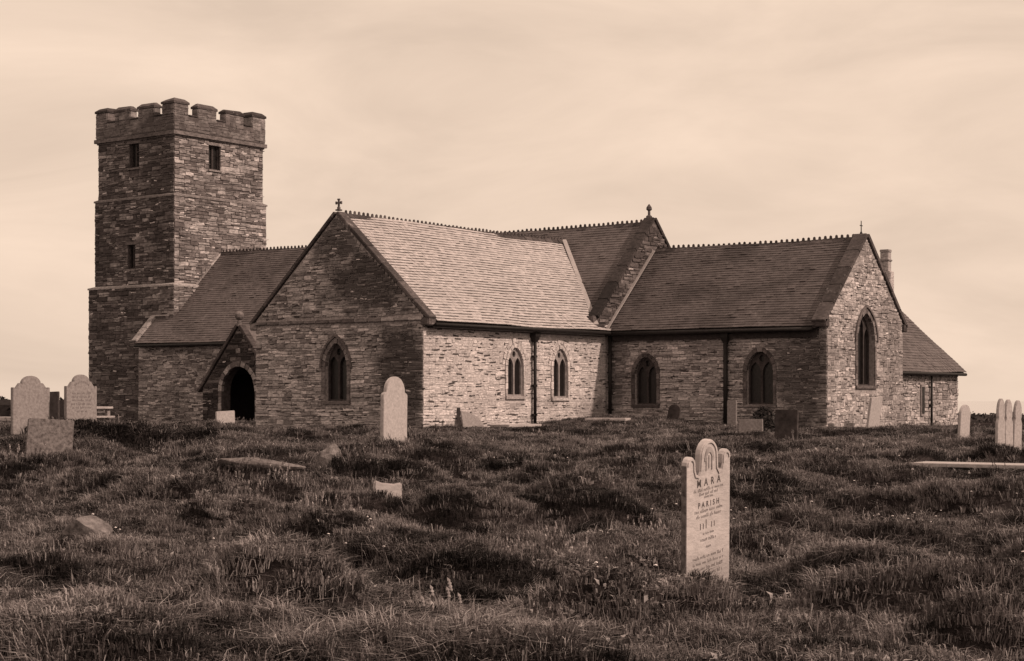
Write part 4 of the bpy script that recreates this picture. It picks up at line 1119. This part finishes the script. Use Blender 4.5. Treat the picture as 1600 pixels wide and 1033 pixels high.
TUFTS = [
    (tuft(1, 48, (.04, .09), .14, .8, .007), 'grass'),
    (tuft(2, 42, (.07, .13), .11, 1.0, .006), 'grass'),
    (tuft(3, 40, (.08, .17), .10, 1.5, .006), 'grass'),
    (tuft(4, 46, (.04, .08), .17, 1.5, .008), 'grass'),
    (tuft(5, 9, (.14, .26), .12, 1.6, .005), 'straw'),
    (tuft(6, 16, (.04, .10), .09, 1.3, .02, broad=True), 'grass'),
    (tuft(7, 40, (.06, .14), .13, 1.0, .009), 'grass_dark'),
    (tuft(8, 46, (.03, .08), .16, 1.7, .008), 'grass_pale'),
    (tuft(9, 9, (.14, .3), .10, .45, .005, head=True), 'straw'),
]
tcol = bpy.data.collections.new('grass_kinds')
for i, ((tv, tf), mn) in enumerate(TUFTS):
    me = mesh_from('grass_tuft_%02d' % i, tv, tf, M[mn]); o = bpy.data.objects.new('grass_tuft_%02d' % i, me); tcol.objects.link(o)
nr = np.random.default_rng(5)
def scatter(d0, d1, dens, half=.40, margin=1.5):
    amax = half*d1+margin; n = int(dens*(d1-d0)*2*amax)
    d = nr.uniform(d0, d1, n); l = nr.uniform(-amax, amax, n); k = np.abs(l) < half*d+margin
    return d[k], l[k]
D, Lt = [], []
for d0, d1, dn in ((8.5, 14, 170), (14, 21, 140), (21, 32, 100), (32, 46, 62), (46, 74, 38)):
    a, b_ = scatter(d0, d1, dn); D.append(a); Lt.append(b_)
D = np.concatenate(D); Lt = np.concatenate(Lt)
X = D*FW[0]+Lt*SD[0]; Y = D*FW[1]+Lt*SD[1]
keep = np.ones(len(X), bool)
for xa, xb, ya, yb in ((-44.2, -36.55, 43.95, 56), (-62.2, -27.35, 55.0, 61.2), (-62.2, -44, 54.05, 56), (-36, -29.05, 61, 70.7), (-67, -60.8, 54.9, 61.3), (-55.0, -50, 51.05, 54), (-36.0, -35.1, 46.7, 48.8), (-13.6, -11.1, 30.8, 31.7)):
    keep &= ~((X > xa) & (X < xb) & (Y > ya) & (Y < yb))
X, Y, D, Lt = X[keep], Y[keep], D[keep], Lt[keep]
Zg = ground_z(X, Y)
hn = vnoise(X*.55, Y*.55, 21)*.6+vnoise(X*1.4, Y*1.4, 23)*.4
u = nr.random(len(X)); kind = np.zeros(len(X), np.int32)
tall = hn > .56
dk = (vnoise(X*.45, Y*.75, 51)*.55+vnoise(X*1.3, Y*1.7, 53)*.45) > .60
kind = np.where(tall, np.where(u < .45, 2, np.where(u < .8, 1, np.where(u < .84, 4, 6))), np.where(u < .34, 0, np.where(u < .58, 3, np.where(u < .82, 1, np.where(u < .84, 5, np.where(u < .885, 4, np.where(u < .95, 6, 2)))))))
bank = (((D-45.5)/2.4)**2+((X*SD[0]+Y*SD[1]+9.9)/2.6)**2 < 1+.8*(vnoise(X*.8, Y*.8, 61)-.5)) | (((D-40)/2.5)**2+((X*SD[0]+Y*SD[1]+12.6)/1.1)**2 < 1)
dry = (vnoise(X*.5+Y*.2, Y*1.1-X*.3, 71)*.5+vnoise(X*1.2, Y*1.9, 73)*.5) > .595
kind = np.where(dry & (nr.random(len(X)) < .7), 7, kind)
weed = vnoise(X*.9, Y*.9, 81) > .80
kind = np.where(weed & (nr.random(len(X)) < .22), 5, kind); kind = np.where((vnoise(X*.7, Y*.7, 83) > .78) & (nr.random(len(X)) < .05), 8, kind)
kind = np.where(bank & (nr.random(len(X)) < .85), 6, kind)
mnd = ((D-15.4)/.9)**2+((Lt+2.05)/1.1)**2 < 1
kind = np.where(dk & ~mnd & (nr.random(len(X)) < .75), 6, kind)
kind = np.where(mnd & (Zg > -.52) & (nr.random(len(X)) < .6), 7, kind)  # paler tufts put rim light into the colour of the mound's crown
scl = nr.uniform(.7, 1.25, len(X))*(1+.25*np.clip((D-25)/15, 0, 1)-.3*np.clip((D-46)/8, 0, 1))*np.where(tall, 1.1, .95)*np.where(bank, 1.8, 1)
scl *= np.where((X+8.1)**2+(Y-13.75)**2 < .55, .55, 1)
rot = np.stack([nr.normal(0, .12, len(X)), nr.normal(0, .12, len(X)), nr.uniform(0, 6.283, len(X))], -1)
me = bpy.data.meshes.new('grass'); me.vertices.add(len(X)); me.vertices.foreach_set('co', np.stack([X, Y, Zg], -1).ravel())
at_ = me.attributes.new('kind_index', 'INT', 'POINT'); at_.data.foreach_set('value', kind.astype(np.int32))
at_ = me.attributes.new('tuft_scale', 'FLOAT', 'POINT'); at_.data.foreach_set('value', scl.astype(np.float32))
at_ = me.attributes.new('tuft_rot', 'FLOAT_VECTOR', 'POINT'); at_.data.foreach_set('vector', rot.astype(np.float32).ravel())
grass = link('grass', me); grass['kind'] = 'stuff'; grass['label'] = 'rough tussocky grass over the whole churchyard'; grass['category'] = 'grass'
ng = bpy.data.node_groups.new('grass_scatter', 'GeometryNodeTree')
ng.interface.new_socket('Geometry', in_out='INPUT', socket_type='NodeSocketGeometry'); ng.interface.new_socket('Geometry', in_out='OUTPUT', socket_type='NodeSocketGeometry')
gi = ng.nodes.new('NodeGroupInput'); go = ng.nodes.new('NodeGroupOutput'); ip = ng.nodes.new('GeometryNodeInstanceOnPoints'); ci = ng.nodes.new('GeometryNodeCollectionInfo')
ci.inputs['Collection'].default_value = tcol; ci.inputs['Separate Children'].default_value = True; ci.inputs['Reset Children'].default_value = True
def nattr(nm, ty):
    a = ng.nodes.new('GeometryNodeInputNamedAttribute'); a.data_type = ty; a.inputs['Name'].default_value = nm; return a.outputs['Attribute']
ng.links.new(gi.outputs[0], ip.inputs['Points']); ng.links.new(ci.outputs[0], ip.inputs['Instance']); ip.inputs['Pick Instance'].default_value = True
ng.links.new(nattr('kind_index', 'INT'), ip.inputs['Instance Index']); ng.links.new(nattr('tuft_scale', 'FLOAT'), ip.inputs['Scale'])
e2r = ng.nodes.new('FunctionNodeEulerToRotation'); ng.links.new(nattr('tuft_rot', 'FLOAT_VECTOR'), e2r.inputs[0]); ng.links.new(e2r.outputs[0], ip.inputs['Rotation'])
ng.links.new(ip.outputs[0], go.inputs[0])
md = grass.modifiers.new('scatter', 'NODES'); md.node_group = ng

# white flower heads among the grass
M['petal'] = plainmat('petal', .6, .2, 20, bump=0)
mb = MB(); fr_ = random.Random(31)
CL = [(-12.5, 21.5), (-10.3, 23.5), (-9.2, 19.8), (-8.6, 24.6), (-18.8, 26.4), (-21.5, 27.5), (-8.4, 13.2), (-14, 15), (-20, 21), (-6.2, 17.5), (-26, 26), (-12, 27), (-16.5, 29.5), (-5, 15), (-17, 14)]
for cx, cy in CL:
    for _ in range(9):
        x, y = cx+fr_.gauss(0, .5), cy+fr_.gauss(0, .5); z = gz(x, y); h = fr_.uniform(.14, .26); s = fr_.uniform(.010, .022)
        tx, ty = fr_.gauss(0, .02), fr_.gauss(0, .02)
        mb.add([(x+tx+s*math.cos(k*1.047), y+ty+s*math.sin(k*1.047), z+h+.006*(k % 2)) for k in range(6)]+[(x+tx, y+ty, z+h+.014)], [(k, (k+1) % 6, 6) for k in range(6)])
        mb.add([(x-.002, y, z-.02), (x+.002, y, z-.02), (x+tx, y+ty, z+h)], [(0,1,2)])
fl = mb.build('wildflowers', M['petal'], kind='stuff'); tag(fl, 'scattered small white flower heads in the grass', 'flowers')
